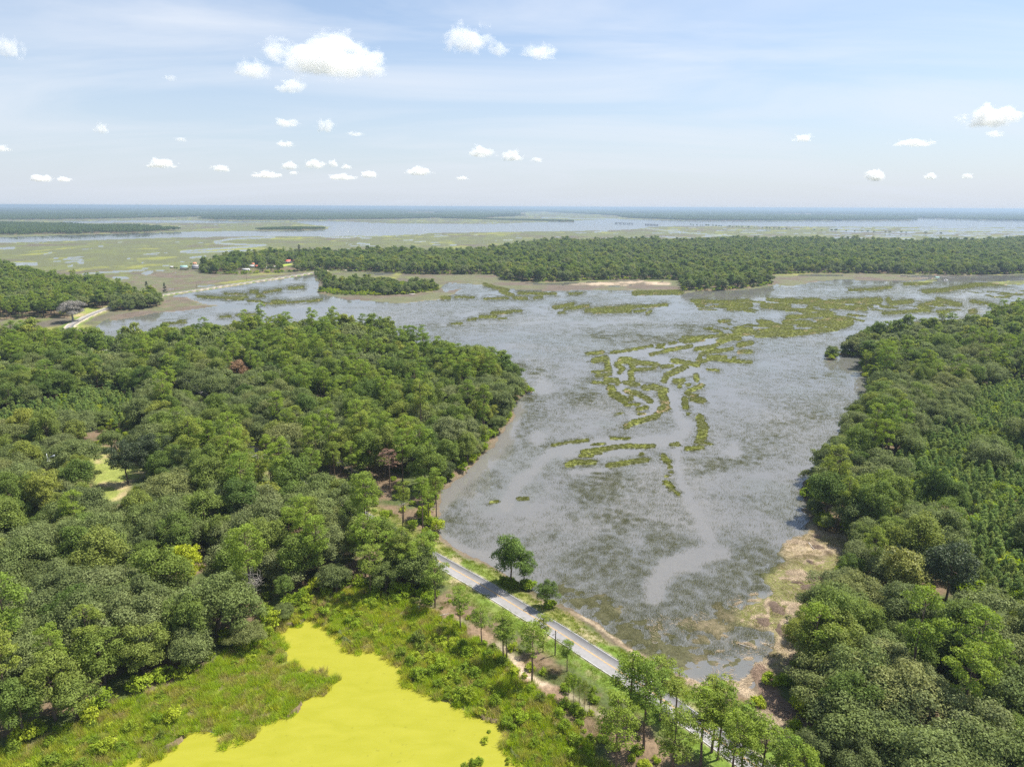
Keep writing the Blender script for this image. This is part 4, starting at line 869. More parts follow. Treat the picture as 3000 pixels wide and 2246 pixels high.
for cx0, cy0 in ((1104, 1266), (1132, 1266), (1118, 1270), (1090, 1258), (1145, 1270), (1182, 1311)):
    for q_ in range(4):
        x, y = G(cx0 + RNG.uniform(-9, 9), cy0 + RNG.uniform(-3, 3), .8); TREES['shrub'].append((x, y, .7, RNG.uniform(.6, 1.1), 'pond margin'))
_b = ground_poly([(1620, 1520), (1690, 1450), (1720, 1540), (1755, 1620), (1760, 1700), (1700, 1700), (1690, 1600)])
X, Y = grid_in(_b, 4.0)
for x, y in zip(X, Y):
    if RNG.rand() < .35: TREES['shrub'].append((x, y, .5, RNG.uniform(.7, 1.4), 'wood on the right bank'))

for cx0, cy0, q0 in ((1120, 1590, 5), (1150, 1575, 6), (1165, 1610, 6), (1140, 1640, 5), (1100, 1610, 2), (1185, 1640, 6), (1060, 1600, 1), (1048, 1580, 1), (1030, 1650, 3), (1010, 1655, 3), (1090, 1650, 2)):
    for q_ in range(q0):
        x, y = G(cx0 + RNG.uniform(-14, 14), cy0 + RNG.uniform(-9, 9), .2); TREES['shrub'].append((x, y, .1, RNG.uniform(.22, .6), 'pond margin'))
TREES['shrub'] = [t for t in TREES['shrub'] if t[1] > 700 or not blocks_view(t[0], t[1], 3.0 * t[3], 1.8 * t[3])]
TREES['young_pine'] = [t for t in TREES['young_pine'] if not blocks_view(t[0], t[1], 7.5 * t[3], 1.8 * t[3])]
# single trees seen on their own: foot column, foot row, top row, kind, label
HERO = [
 (940, 1313, 1213, 'pine', 'slim pine at the left end of the sandy track'), (995, 1361, 1269, 'pine', 'pine beside the fallen log on the sandy track'), (1041, 1397, 1311, 'pine', 'thin small-crowned pine in the middle of the sandy track'),
 (1088, 1425, 1323, 'pine', 'double-stemmed pine right of the thin track pine'), (1094, 1428, 1340, 'pine', 'shorter stem beside the double-stemmed track pine'), (1149, 1473, 1345, 'pine', 'tall pine standing lowest on the track bank, in front of the utility pole'),
 (1173, 1409, 1328, 'pine', 'pale pine just left of the utility pole by the road'), (1225, 1451, 1384, 'pine', 'little spindly pine right of the utility pole'),
 (1104, 1263, 1158, 'bushpine', 'taller of two pines between road and flooded marsh'), (1132, 1263, 1192, 'bushpine', 'shorter of two pines between road and flooded marsh'),
 (1354, 1599, 1412, 'pine', 'large wide pine that first hides the road at lower right'), (1390, 1621, 1430, 'pine', 'pine right of the large wide roadside pine'), (1426, 1557, 1422, 'pine', 'bare-stemmed slender pine against the asphalt'), (1459, 1541, 1446, 'pine', 'tuft-topped pine on the far edge of the asphalt'),
 (1513, 1655, 1480, 'pine', 'dark-stemmed pine at the bottom edge over the road'), (1537, 1626, 1464, 'pine', 'left of the twin pines over the lower road'), (1550, 1642, 1480, 'pine', 'right of the twin pines over the lower road'), (1600, 1690, 1520, 'pine', 'full pine right of the twin pines'), (1640, 1720, 1560, 'pine', 'pine at the bottom edge between road and dry wrack'), (1690, 1760, 1590, 'pine', 'lowest rounded pine beside the dry wrack'),
 (1330, 1680, 1500, 'pine', 'shadowed pine at the bottom edge left of the road'), (1450, 1700, 1530, 'pine', 'pine in the dark clump at the bottom edge'), (1575, 1720, 1540, 'pine', 'pine in front of the twin pines at the bottom edge'),
 (1227, 1512, 1452, 'pine', 'leftmost sapling pine of the thin row on red soil'), (1239, 1520, 1455, 'pine', 'second sapling pine of the thin row on red soil'), (1251, 1527, 1462, 'pine', 'third sapling pine of the thin row on red soil'), (1262, 1534, 1470, 'pine', 'fourth sapling pine of the thin row on red soil'), (1272, 1545, 1478, 'pine', 'rightmost sapling pine of the thin row on red soil'),
 (890, 1270, 1170, 'pine', 'pine on the left verge where the road leaves the wood'), (915, 1262, 1160, 'pine', 'pine at the mouth of the wooded road'), (870, 1255, 1140, 'pine', 'pine above the road bend into the wood'), (800, 1290, 1180, 'pine', 'pine at the wood edge above the pond tip'), (840, 1250, 1150, 'pine', 'bright pine in the group left of the road mouth'), (925, 1240, 1148, 'pine', 'dark pine crowding the road mouth'),
 (1720, 1790, 1620, 'pine', 'pine cut by the lower edge beside the brown brush'),
 (843, 1066, 972, 'deadpine', 'dead brown pine rising from the green wood'),
 (870, 1050, 930, 'pine', 'tall green pine behind the dead brown pine'),
 (407, 1275, 1175, 'yellow', 'bright yellow-green tree in the dark wood'), (553, 1330, 1232, 'bare', 'leafless grey tree in the wood near the pond'),
 (157, 694, 648, 'greyoak', 'grey moss-hung oak beside the side road'), (319, 636, 608, 'cone', 'dark upright tree left of the causeway start'), (357, 633, 611, 'cone', 'lone dark tree standing beside the causeway'),
 (1182, 1311, 1256, 'broad', 'small leafy tree on the road bank by the water'), (518, 830, 778, 'rust', 'rust-coloured tree among the green canopy'),
 (648, 560, 529, 'cone', 'tall dark tree standing above the far settlement'), (1880, 1262, 1140, 'pine', 'pine on the right bank above the wrack meadow'), (2040, 1310, 1170, 'magnolia', 'dark glossy tree in the bright young pines'), (1940, 1300, 1185, 'yellow2', 'pale yellowish round tree on the right bank'), (340, 1026, 934, 'magnolia', 'dark glossy tree at the far right of the clearing'), (277, 1046, 950, 'magnolia', 'dark broad tree shading the clearing')]

# special crowns for the odd ones out
SPEC = {'bushpine': leaf_mat('roadside_pine', [(.13, .20, .045), (.15, .22, .05)], .35, .35, .08), 'yellow': leaf_mat('lime_leaf', [(.40, .46, .028), (.43, .48, .03)], .4), 'yellow2': leaf_mat('pale_leaf', [(.24, .26, .06), (.26, .27, .06)], .3), 'greyoak': leaf_mat('moss_grey', [(.27, .25, .215), (.30, .28, .24)], .15),
        'rust': leaf_mat('rust_leaf', [(.30, .18, .09), (.31, .19, .10)], .2), 'deadpine': leaf_mat('dead_needle', [(.25, .155, .105), (.27, .16, .11)], .1), 'magnolia': leaf_mat('magnolia_leaf', [(.055, .075, .030), (.06, .085, .032)], .15, .4, .2, .5), 'cone': leaf_mat('cedar_leaf', [(.035, .060, .030), (.04, .065, .034)], .12)}
def retint(me, m):
    c = me.copy(); c.materials.clear(); c.materials.append(m); return c
_sp = {}
def spec_mesh(kind):
    if kind in _sp: return _sp[kind]
    if kind in ('yellow', 'rust'): c, t, w, H = NEAR['broad'][1]; r = (retint(c, SPEC[kind]), t, w, H)
    elif kind == 'yellow2': c, t, w, H = NEAR['broad'][3]; r = (retint(c, SPEC[kind]), t, w, H)
    elif kind == 'bushpine': c, t, w, H = NEAR['broad'][5]; r = (retint(c, SPEC[kind]), retint(t, pine_bark), w, H)
    elif kind == 'greyoak': c, t, w, H = NEAR['oak'][2]; r = (retint(c, SPEC[kind]), retint(t, grey_bark), w, H)
    elif kind == 'magnolia': c, t, w, H = NEAR['broad'][2]; r = (retint(c, SPEC[kind]), t, w, H)
    elif kind == 'cone':
        rng = np.random.RandomState(4); n = 46; t = rng.uniform(.06, 1, n) ** .9; az = rng.uniform(0, 6.283, n); H = 18.0; pr = (1 - t) ** .75 * 4.2 + .3
        c = np.stack([np.cos(az) * pr * .75, np.sin(az) * pr * .75, H * t], 1); q = clump_leaves(c, rng.uniform(.9, 1.6, n) * (1.2 - .55 * t), 34, .45, rng, up=.3, flat=.8)
        tv, tf = tube([(0, 0, -.5), (0, 0, H * .5), (0, 0, H * .96)], [.35, .22, .04], 6)
        r = (mesh_np('cedar_crown', q, quad_faces(len(q) // 4), [SPEC['cone']]), mesh_np('cedar_trunk', tv, tf, [bark]), 4, H)
    elif kind == 'deadpine':
        rng = np.random.RandomState(9); H = 24.0; tr = [tube(wobble((0, 0, -.5), (.3, .2, H * .97), 8, .12, rng), np.linspace(.36, .05, 8), 7)]; cs = []
        for j in range(46):
            z = H * rng.uniform(.58, .97); a = rng.uniform(0, 6.283); L = np.interp(z / H, [.55, .7, .9, 1], [2.5, 4.0, 2.8, .8]) * rng.uniform(.6, 1)
            e = np.array([math.cos(a) * L, math.sin(a) * L, z + L * .25]); tr.append(tube(wobble((0, 0, z - .3), e, 4, .12, rng), [.07, .05, .03, .012], 4)); cs.append(e)
            for q_ in range(4):
                f = rng.uniform(.4, .95); p0 = np.array([0, 0, z - .3]) * (1 - f) + e * f; tr.append(tube([p0, p0 + rng.normal(size=3) * .55 + [0, 0, .2]], [.025, .008], 3) if False else tube([p0, p0 + rng.normal(size=3) * .55], [.03, .01], 4))
        q = clump_leaves(np.array(cs), rng.uniform(.6, 1.1, len(cs)), 60, .26, rng, up=.3, flat=.6, jit=.9)
        tv, tf = join(tr); r = (mesh_np('dead_needles', q, quad_faces(len(q) // 4), [SPEC['deadpine']]), mesh_np('dead_trunk', tv, tf, [plain('dead_bark', (.20, .135, .10), .95, var=.3)]), 4, H)
    elif kind == 'bare':
        rng = np.random.RandomState(12); H = 15.0; tr = [tube(wobble((0, 0, -.5), (0, 0, H * .6), 5, .2, rng), np.linspace(.3, .16, 5), 6)]; tw = []
        for j in range(16):
            a = rng.uniform(0, 6.283); z = H * rng.uniform(.4, .6); e = np.array([math.cos(a) * 3.4 * rng.uniform(.5, 1), math.sin(a) * 3.4 * rng.uniform(.5, 1), H * rng.uniform(.75, 1)])
            tr.append(tube(wobble((0, 0, z), e, 5, .3, rng), np.linspace(.13, .04, 5), 5))
            for q_ in range(9):
                f = rng.uniform(.3, 1); p0 = np.array([0, 0, z]) * (1 - f) + e * f; d_ = rng.normal(size=3); d_[2] = abs(d_[2]); tw.append(tube([p0, p0 + d_ * .7, p0 + d_ * 1.2 + rng.normal(size=3) * .3], [.05, .035, .015], 4))
        tv, tf = join(tr); qv, qf = join(tw)
        r = (mesh_np('bare_twigs', qv, qf, [grey_bark]), mesh_np('bare_trunk', tv, tf, [grey_bark]), 4, H)
    _sp[kind] = r; return r
NAME = {'oak': 'live_oak', 'broad': 'broadleaf_tree', 'pine': 'pine_tree', 'young_pine': 'young_pine', 'shrub': 'shrub', 'yellow': 'broadleaf_tree', 'yellow2': 'broadleaf_tree', 'greyoak': 'live_oak', 'rust': 'broadleaf_tree', 'magnolia': 'magnolia_tree', 'cone': 'cedar_tree', 'deadpine': 'dead_pine', 'bare': 'bare_tree', 'bushpine': 'pine_tree'}
def put_tree(kind, meshes, x, y, z, s, label, group, rz, sz=1.0, cat='tree'):
    cm, tm, w, H = meshes
    o = empty(NAME[kind], (x, y, z), rz); o.scale = (s, s, s * sz)
    a = obj('twigs' if kind == 'bare' else 'crown', cm, o); b = obj('trunk', tm, o)
    tag(o, label, cat, group)
    return o
for hx, hy, ht, kind, label in HERO:
    z0 = .9 if kind != 'cone' else .3
    x, y = G(hx, hy, z0); Hn = height_for(hx, hy, ht, z0)
    ms = spec_mesh(kind) if kind in _sp or kind in SPEC or kind == 'bare' else NEAR[kind][int(RNG.randint(NVAR[kind]))]
    if kind == 'pine' and (1300 < hx < 1760 ): ms = BIG[int(RNG.randint(4))]
    s = Hn / ms[3]
    if kind == 'pine' and s < .75: o = put_tree(kind, ms, x, y, z0, max(s * 1.25, .2), label, None, RNG.uniform(0, 6.28), 1 / 1.25 if s * 1.25 > .2 else s / .2)
    else: o = put_tree(kind, ms, x, y, z0, s, label, None, RNG.uniform(0, 6.28))
    if kind == 'deadpine': o.scale = (s * 1.3, s * 1.3, s * 1.04)
    if kind == 'yellow': o.scale = (s * .8, s * .8, s)
    if 'sapling' in label: o.scale = (s * .62, s * .62, s)

MARKS = {'the lime-green pond': (640, 1480), 'the grassy clearing': (240, 1040), 'the wooded road mouth': (890, 1220), 'the wooded point': (1070, 850), 'the left young pine stand': (160, 910), 'the dead brown pine': (850, 1040), 'the bay shore': (1000, 1000), 'the yellow-green tree': (407, 1200), 'the lower left corner': (60, 1560), 'the leafless grey tree': (553, 1260), 'the rust-coloured tree': (518, 800), 'the side road': (180, 720), 'the covered road bend': (660, 1050), 'the windmill': (110, 1000),
         'the wrack meadow': (1740, 1260), 'the lower right corner': (2100, 1580), 'the right young pine stand': (2090, 980), 'the right bank shore': (1870, 880), 'the right creek mouth': (2120, 700), 'the dry wrack': (1740, 1560), 'the dark glossy tree': (2040, 1220), 'the sandy track': (1050, 1400), 'the right edge': (2200, 1200), 'the right headland': (1880, 770),
         'the far settlement': (560, 575), 'the sand spit': (1340, 612), 'the long dock': (1980, 600), 'the small wooded island': (820, 625), 'the causeway': (330, 650), 'the muddy far cove': (1750, 600), 'the upper left marsh': (60, 690), 'the far wood': (1200, 560)}
MK = np.array(list(MARKS.values()), float); MN = list(MARKS)
DESC = {'oak': ('grey-green live oak', 'spreading crown'), 'broad': ('leafy green tree', 'rounded crown'), 'pine': ('tall pine', 'tufted crown'), 'young_pine': ('young planted pine', 'pointed top'), 'shrub': ('green shrub', 'low mound')}
LIMIT = {'oak': 290, 'broad': 290, 'pine': 230, 'young_pine': 240, 'shrub': 250}
for k in NVAR:
    A = TREES[k]
    xy = np.array([(t[0], t[1]) for t in A]); sc = np.array([t[3] for t in A]); zz = np.array([t[2] for t in A])
    px, py, d = proj(xy[:, 0], xy[:, 1], 8.0 * sc if k != 'shrub' else 2.0)
    vis = (px > 8) & (px < 2204) & (py < 1650)
    order = np.argsort(-(sc / d) * vis)
    pick = order[:LIMIT[k]]; pick = pick[vis[pick]]
    rest = np.ones(len(A), bool); rest[pick] = False
    for i in pick:
        v = int(RNG.randint(NVAR[k])); m = NEAR[k][v]
        j = int(np.argmin(((MK - (px[i], py[i])) * (1, 1.4)) .__pow__(2).sum(1)))
        size = 'small' if sc[i] < .9 else ('large' if sc[i] > 1.15 else 'middling')
        if k == 'shrub': size = 'low' if sc[i] < .7 else ('big' if sc[i] > 1.1 else 'knee-deep' if False else 'mid-sized')
        ddx, ddy = px[i] - MK[j, 0], py[i] - MK[j, 1]; dd_ = math.hypot(ddx, ddy * 1.4)
        ax_, ay_ = abs(ddx), abs(ddy) * 1.4; hw = 'right of' if ddx > 0 else 'left of'; vw = 'below' if ddy > 0 else 'above'
        dirw = hw if ax_ > 2 * ay_ else (vw if ay_ > 2 * ax_ else vw + ' and ' + hw)
        where = 'close by' if dd_ < 34 else ('just ' if dd_ < 62 else '' if dd_ < 100 else 'well ' if dd_ < 160 else 'far ') + dirw
        lab = '%s %s %s %s' % (size, DESC[k][0], where, MN[j])
        put_tree(k, m, xy[i, 0], xy[i, 1], zz[i], sc[i], lab, lab, RNG.uniform(0, 6.28), RNG.uniform(.9, 1.12), 'shrub' if k == 'shrub' else 'tree')
    r = np.where(rest)[0]
    if len(r):
        n = len(r); s = sc[r]
        scatter({'oak': 'oak_wood', 'broad': 'broadleaf_wood', 'pine': 'pine_wood', 'young_pine': 'young_pine_stand', 'shrub': 'scrub'}[k], LIB[k], np.c_[xy[r], zz[r]], RNG.uniform(0, 6.28, n), np.c_[s, s, s * RNG.uniform(.9, 1.12, n)], np.where(d[r] < 420, 4 + RNG.randint(0, 3, n), RNG.randint(0, 4, n)),
                {'oak': 'live oaks massed in the woods round the bay', 'broad': 'leafy trees massed in the woods round the bay', 'pine': 'pines massed in the woods round the bay', 'young_pine': 'dense stand of young planted pines', 'shrub': 'tangled scrub under the trees and round the pond'}[k], 'wood')

# far woods
far_leaf = leaf_mat('far_leaf', [(.10, .15, .045), (.12, .17, .052), (.09, .135, .045)], .3, .4, .05)
lib = bpy.data.collections.new('far_stand')
for v in range(4):
    rng = np.random.RandomState(60 + v); parts = []
    for j in range(80):
        c0 = np.array([rng.uniform(-58, 58), rng.uniform(-58, 58), 0]); Ht = rng.uniform(11, 19); R = rng.uniform(4, 6.5); n = 9
        el = np.arcsin(rng.uniform(-.3, 1, n)); az = rng.uniform(0, 6.283, n)
        c = c0 + np.stack([np.cos(el) * np.cos(az) * R * .6, np.cos(el) * np.sin(az) * R * .6, Ht * .55 + np.sin(el) * Ht * .34], 1)
        q = clump_leaves(c, rng.uniform(2.2, 3.4, n), 1.3, 2.2, rng, up=.3, flat=.9, low=-.2); parts.append(q)
    q = np.concatenate(parts); lib.objects.link(bpy.data.objects.new('far_trees_%d' % v, mesh_np('far_trees', q, quad_faces(len(q) // 4), [far_leaf])))
def far_grid(P, sp, ymax, small=1.0):
    X, Y = np.meshgrid(np.arange(P[:, 0].min(), P[:, 0].max(), sp), np.arange(P[:, 1].min(), min(P[:, 1].max(), ymax), sp)); X = X.ravel() + RNG.uniform(-.3, .3, X.size) * sp; Y = Y.ravel() + RNG.uniform(-.3, .3, Y.size) * sp
    px, py, d = proj(X, Y, 0); s = (px > -700) & (px < 2900); X, Y = X[s], Y[s]
    s = sdf_poly(P, X, Y, 5) > 18 * small; return X[s], Y[s]
FP = []; FS = []
for P, sp, ym, sm in ((FF_LEFT, 78, 1e5, 1), (FF_HORIZON, 105, 9500, 1), (FF_STRIP, 36, 1e5, .3), (FF_STRIP2, 40, 1e5, .3)):
    X, Y = far_grid(P, sp, ym, sm)
    FP.append(np.c_[X, Y, np.full(len(X), .6)]); f = 1.0 if sm == 1 else .42
    FS.append(np.c_[np.full(len(X), f), np.full(len(X), f), RNG.uniform(.85, 1.1, len(X)) * (1 if sm == 1 else .55)])
FP = np.concatenate(FP); FS = np.concatenate(FS)
scatter('distant_wood', lib, FP, RNG.randint(0, 4, len(FP)) * math.pi / 2, FS, RNG.randint(0, 4, len(FP)), 'blue-green woods beyond the wide river', 'wood')
# closed canopy behind, out to the horizon
c_mat, nt, bs = new_mat('far_canopy'); ge = nt.nodes.new('ShaderNodeNewGeometry')
no = nt.nodes.new('ShaderNodeTexNoise'); no.inputs['Scale'].default_value = .004; no.inputs['Detail'].default_value = 8; no.inputs['Roughness'].default_value = .7; nt.links.new(ge.outputs['Position'], no.inputs['Vector'])
cr = nt.nodes.new('ShaderNodeValToRGB'); e = cr.color_ramp.elements; e[0].position = .35; e[0].color = (.030, .048, .020, 1); e[1].position = .68; e[1].color = (.060, .080, .032, 1); nt.links.new(no.outputs['Fac'], cr.inputs[0]); nt.links.new(cr.outputs[0], bs.inputs['Base Color']); bs.inputs['Roughness'].default_value = 1; bs.inputs['Specular IOR Level'].default_value = 0
pyr = np.concatenate([np.linspace(474.5, 455, 60), np.linspace(454.7, 448.4, 40)]); b_ = (CY - pyr) / FPX
dzz = -math.sin(PITCH) + b_ * math.cos(PITCH); ry = np.concatenate([(-CAM_H / np.minimum(dzz, -.0024) * (math.cos(PITCH) + b_ * math.sin(PITCH))), [45800.0, 80000.0, 138000.0]]); ry = np.unique(ry)
uu = np.linspace(-1.6, 1.6, 420); GX = uu[None] * ry[:, None]; GY = np.repeat(ry[:, None], len(uu), 1)
ins = sdf_poly(FF_HORIZON, GX, GY, 60) > 25
gap = (fbm(GX, GY * .35, 900, 3, 401) > .69) & (GY > 7500)       # far fields and water between the woods
ins &= ~gap
Z = 10.5 + 6 * fbm(GX, GY, 40, 3, 402) + 5 * fbm(GX, GY, 600, 2, 403)
ii = np.arange(GX.size).reshape(GX.shape); F = np.stack([ii[:-1, :-1], ii[:-1, 1:], ii[1:, 1:], ii[1:, :-1]], -1).reshape(-1, 4)
okf = (ins[:-1, :-1] & ins[:-1, 1:] & ins[1:, 1:] & ins[1:, :-1]).ravel(); F = F[okf]
V = np.stack([GX, GY, Z], -1).reshape(-1, 3)
# drop a skirt to the ground along every open edge
E_ = np.concatenate([F[:, [0, 1]], F[:, [1, 2]], F[:, [2, 3]], F[:, [3, 0]]]); key = np.sort(E_, 1); u_, inv, cnt = np.unique(key[:, 0].astype(np.int64) * GX.size + key[:, 1], return_inverse=True, return_counts=True)
be = E_[cnt[inv] == 1]; base = V[be.ravel()].copy(); base[:, 2] = .2; o0 = len(V); V2 = np.concatenate([V, base]); j = np.arange(len(be))
SK = np.stack([be[:, 1], be[:, 0], o0 + 2 * j, o0 + 2 * j + 1], 1)
tag(obj('horizon_wood', mesh_np('horizon_wood', V2, np.concatenate([F, SK]), [c_mat])), 'hazy dark woods along the horizon', 'wood', kind='stuff')
# the row of separate trees on the far marsh
rowt = [(1478, 487, 'pine'), (1484, 487, 'pine')] + [(1492 + i * 6.6 + RNG.uniform(-2, 2), 487 + i * .30, 'broad') for i in range(18)] + [(1618 + i * 9 + RNG.uniform(-3, 3), 493 + i * .35, 'broad') for i in range(11)] + [(1740 + i * 17 + RNG.uniform(-6, 6), 498 + i * .5, 'broad') for i in range(18)]
for a, b, k in rowt:
    if RNG.rand() < .1: continue
    x, y = G(a, b, .4); s = RNG.uniform(.5, .95) * (1.0 if k == 'broad' else .75)
    lab = 'small dark tree in the row across the far marsh' if a < 1720 else 'dot-like tree in the thin end of the far marsh row'
    put_tree(k, NEAR[k][int(RNG.randint(NVAR[k]))], x, y, .3, s * (1.5 if k == 'broad' else 1), lab, lab, RNG.uniform(0, 6.28), .62 if k == 'broad' else 1.0)

# ------------------------------------------------------------------ marsh grass, reeds, straw
def blade_patch(name, mat, R, tufts, per, hmin, hmax, w, spread, seed, lean=.35):
    rng = np.random.RandomState(seed); V = []
    a = rng.uniform(0, 6.283, tufts); r = R * np.sqrt(rng.rand(tufts)); cx, cy_ = np.cos(a) * r, np.sin(a) * r
    for i in range(tufts):
        for j in range(per):
            th = rng.uniform(0, 6.283); b = np.array([cx[i] + rng.normal() * spread, cy_[i] + rng.normal() * spread, -.3]); h = rng.uniform(hmin, hmax)
            d = np.array([math.cos(th), math.sin(th), 0]); s = np.array([-d[1], d[0], 0]) * w * rng.uniform(.6, 1.4); t = b + [0, 0, h + .3] + d * h * lean * rng.uniform(.2, 1.2)
            V += [b - s, b + s, t]
    V = np.array(V); return mesh_np(name, V, np.arange(len(V)).reshape(-1, 3), [mat])
gm_flood = leaf_mat('flooded_cordgrass', [(.17, .18, .085), (.21, .215, .10), (.15, .16, .078)], .5, .4, .05)
gm_isle = leaf_mat('cordgrass', [(.17, .19, .050), (.21, .23, .05), (.15, .16, .055)], .5, .35, .05)
gm_reed = leaf_mat('cattail_leaf', [(.42, .52, .045), (.30, .43, .04), (.46, .48, .07), (.44, .38, .16), (.38, .50, .045), (.34, .46, .04)], .5, .4, .05)
gm_mow = leaf_mat('verge_grass', [(.22, .31, .045), (.28, .33, .07), (.20, .27, .045)], .5, .4, .05)
LG = bpy.data.collections.new('cordgrass_patches')
for i, nb in enumerate((10, 22, 40, 70, 120)): LG.objects.link(bpy.data.objects.new('a_flood_%d' % i, blade_patch('flooded_grass', gm_flood, 1.75, nb, 2, .25, .75, .042, .3, i)))
for i, nb in enumerate((16, 34, 60, 100, 170)): LG.objects.link(bpy.data.objects.new('b_flood_%d' % i, blade_patch('flooded_grass_wide', gm_flood, 3.4, nb, 2, .25, .75, .065, .5, 20 + i)))
for i in range(3): LG.objects.link(bpy.data.objects.new('c_isle_%d' % i, blade_patch('island_grass', gm_isle, 1.0, 46, 5, .14, .42, .042, .10, 40 + i, .9)))
LR = bpy.data.collections.new('reed_patches')
for i in range(4): LR.objects.link(bpy.data.objects.new('a_reed_%d' % i, blade_patch('reeds', gm_reed, 1.25, 34, 6, .9, 1.8, .05, .12, 60 + i, .7)))
for i in range(2): LR.objects.link(bpy.data.objects.new('b_mow_%d' % i, blade_patch('grass', gm_mow, 1.3, 60, 5, .12, .4, .04, .12, 70 + i, .6)))
gm_dry = leaf_mat('dry_grass', [(.30, .27, .10), (.36, .30, .15), (.24, .25, .08)], .4, .4, .05)
for i in range(2): LR.objects.link(bpy.data.objects.new('c_dry_%d' % i, blade_patch('dry_grass', gm_dry, 1.3, 46, 5, .12, .45, .035, .14, 80 + i, .8)))
def cand(x0, x1, y0, y1, sp):
    X, Y = np.meshgrid(np.arange(x0, x1, sp), np.arange(y0, y1, sp)); X = X.ravel() + RNG.uniform(-.5, .5, X.size) * sp; Y = Y.ravel() + RNG.uniform(-.5, .5, Y.size) * sp
    px, py, d = proj(X, Y, 0); s = (px > -60) & (px < 2280) & (py < 1720); return X[s], Y[s]
GP = []; GI = []; GS = []
for (x0, x1, y0, y1, sp, o) in ((-140, 320, 165, 440, 2.3, 0), (-560, 800, 440, 1150, 4.6, 5)):
    X, Y = cand(x0, x1, y0, y1, sp); T = terrain(X, Y); dn = T['dens'] * (.75 + .5 * fbm(X, Y, 5, 2, 611))
    m = (T['isl'] < .5) & (dn > .05) & (T['h'] < .14) & (T['land'] < -1)
    n = m.sum(); lv = np.clip((dn[m] * 5 + RNG.uniform(-.6, .6, n)), 0, 4.99).astype(int)
    GP.append(np.c_[X[m], Y[m], np.zeros(n)]); GI.append(o + lv); f = RNG.uniform(.9, 1.15, n); GS.append(np.c_[f, f, RNG.uniform(.6, 1.1, n)])
for (x0, x1, y0, y1, sp, fs) in ((-140, 320, 165, 440, 1.5, 1.0), (-560, 800, 440, 1150, 2.1, 1.25)):
    X, Y = cand(x0, x1, y0, y1, sp); px, py, d = proj(X, Y, 0)
    near = np.zeros(len(X), bool)
    for pts_, r_ in ISLES: near |= dist_line(pts_, px, py, r_ * 2 + 6) < r_ * 1.7 + 3
    near |= sdf_poly(ANAST, px, py, 5) > 0; near |= sdf_poly(ANAST2, px, py, 5) > 0
    X, Y = X[near], Y[near]; T = terrain(X, Y); m = (T['isl'] > .6) | ((T['isl'] > .12) & (RNG.rand(len(X)) < .4)); n = m.sum()
    GP.append(np.c_[X[m], Y[m], np.maximum(T['h'][m], 0)]); GI.append(10 + RNG.randint(0, 3, n)); f = fs * RNG.uniform(.75, 1.2, n); GS.append(np.c_[f, f, RNG.uniform(.7, 1.15, n)])
GP = np.concatenate(GP); GI = np.concatenate(GI); GS = np.concatenate(GS)
scatter('cordgrass', LG, GP, RNG.uniform(0, 6.28, len(GP)), GS, GI, 'cordgrass standing in the flooded bay and on its islets', 'grass')
X, Y = cand(-140, 120, 110, 240, 1.45); T = terrain(X, Y)
u = RNG.rand(len(X)); reed = (T['reed'] > -2.5) & (T['pond'] < .9 + 5 * (T['n1'] - .45)) & (T['dp'] > 2) & (u < .9)
X2, Y2 = cand(-60, 200, 130, 330, 1.5); T2 = terrain(X2, Y2); u2 = RNG.rand(len(X2)); rs_ = (sdf_poly(ROADSIDE, X2, Y2, 4) > 0) & (T2['dp'] > 1.6) & (T2['dr'] > 7); wl2 = (T2['wland'] > 1) & (T2['verge'] < .4); mow = (((T2['verge'] > .4) & (u2 < .75)) | (rs_ & (u2 < .8)) | (wl2 & (u2 < .3))) & (T2['wrack'] < .3) & (T2['h'] > .05); dry_ = (rs_ | wl2)[mow]
n1_, n2_ = reed.sum(), mow.sum()
s1 = RNG.uniform(.7, 1.15, n1_); s2 = RNG.uniform(.7, 1.2, n2_)
scatter('reed_bed', LR, np.concatenate([np.c_[X[reed], Y[reed], np.maximum(T['h'][reed], .1)], np.c_[X2[mow], Y2[mow], T2['h'][mow]]]), RNG.uniform(0, 6.28, n1_ + n2_), np.concatenate([np.c_[s1, s1, s1 * RNG.uniform(.55, 1.1, n1_)], np.c_[s2, s2, s2]]), np.r_[RNG.randint(0, 4, n1_), np.where(dry_, 6, 4) + RNG.randint(0, 2, n2_)], 'cattails round the pond and rough grass along the road', 'grass')
# straw of the wrack, lying in swirls
X = RNG.uniform(40, 240, 420000); Y = RNG.uniform(120, 330, 420000); px, py, d = proj(X, Y, 0); s = (px > 1150) & (px < 1900) & (py > 1120) & (py < 1700); X, Y = X[s], Y[s]
T = terrain(X, Y); u = RNG.rand(len(X))
p_ = np.maximum(T['wrack'] * .9, np.where(T['wland'] > 0, .22, 0)); p_ = np.maximum(p_, .55 * (T['db'] > .3)); p_ = np.maximum(p_, .22 * (sdf_poly(SHALLOW, X, Y, 5) > 0) * sstep(.46, .66, fbm(X, Y, 8, 3, 777)))
m = u < p_; X, Y, h = X[m], Y[m], np.maximum(T['h'][m], 0); n = len(X); dbm = T['db'][m] > .3
ang = fbm(X, Y, 10, 2, 501) * 9 + RNG.normal(size=n) * .25; L = RNG.uniform(.25, .8, n); w = RNG.uniform(.018, .04, n)
dx, dy = np.cos(ang) * L, np.sin(ang) * L; nx, ny = -np.sin(ang) * w, np.cos(ang) * w; z0 = h + RNG.uniform(.03, .16, n); z1 = h + RNG.uniform(.03, .22, n)
q = np.stack([np.c_[X - dx - nx, Y - dy - ny, z0], np.c_[X + dx - nx, Y + dy - ny, z1], np.c_[X + dx + nx, Y + dy + ny, z1], np.c_[X - dx + nx, Y - dy + ny, z0]], 1).reshape(-1, 3)
straw = leaf_mat('straw', [(.38, .30, .205)], .1, .45, .05); brown = leaf_mat('brown_straw', [(.20, .14, .10)], .05, .4, .1)
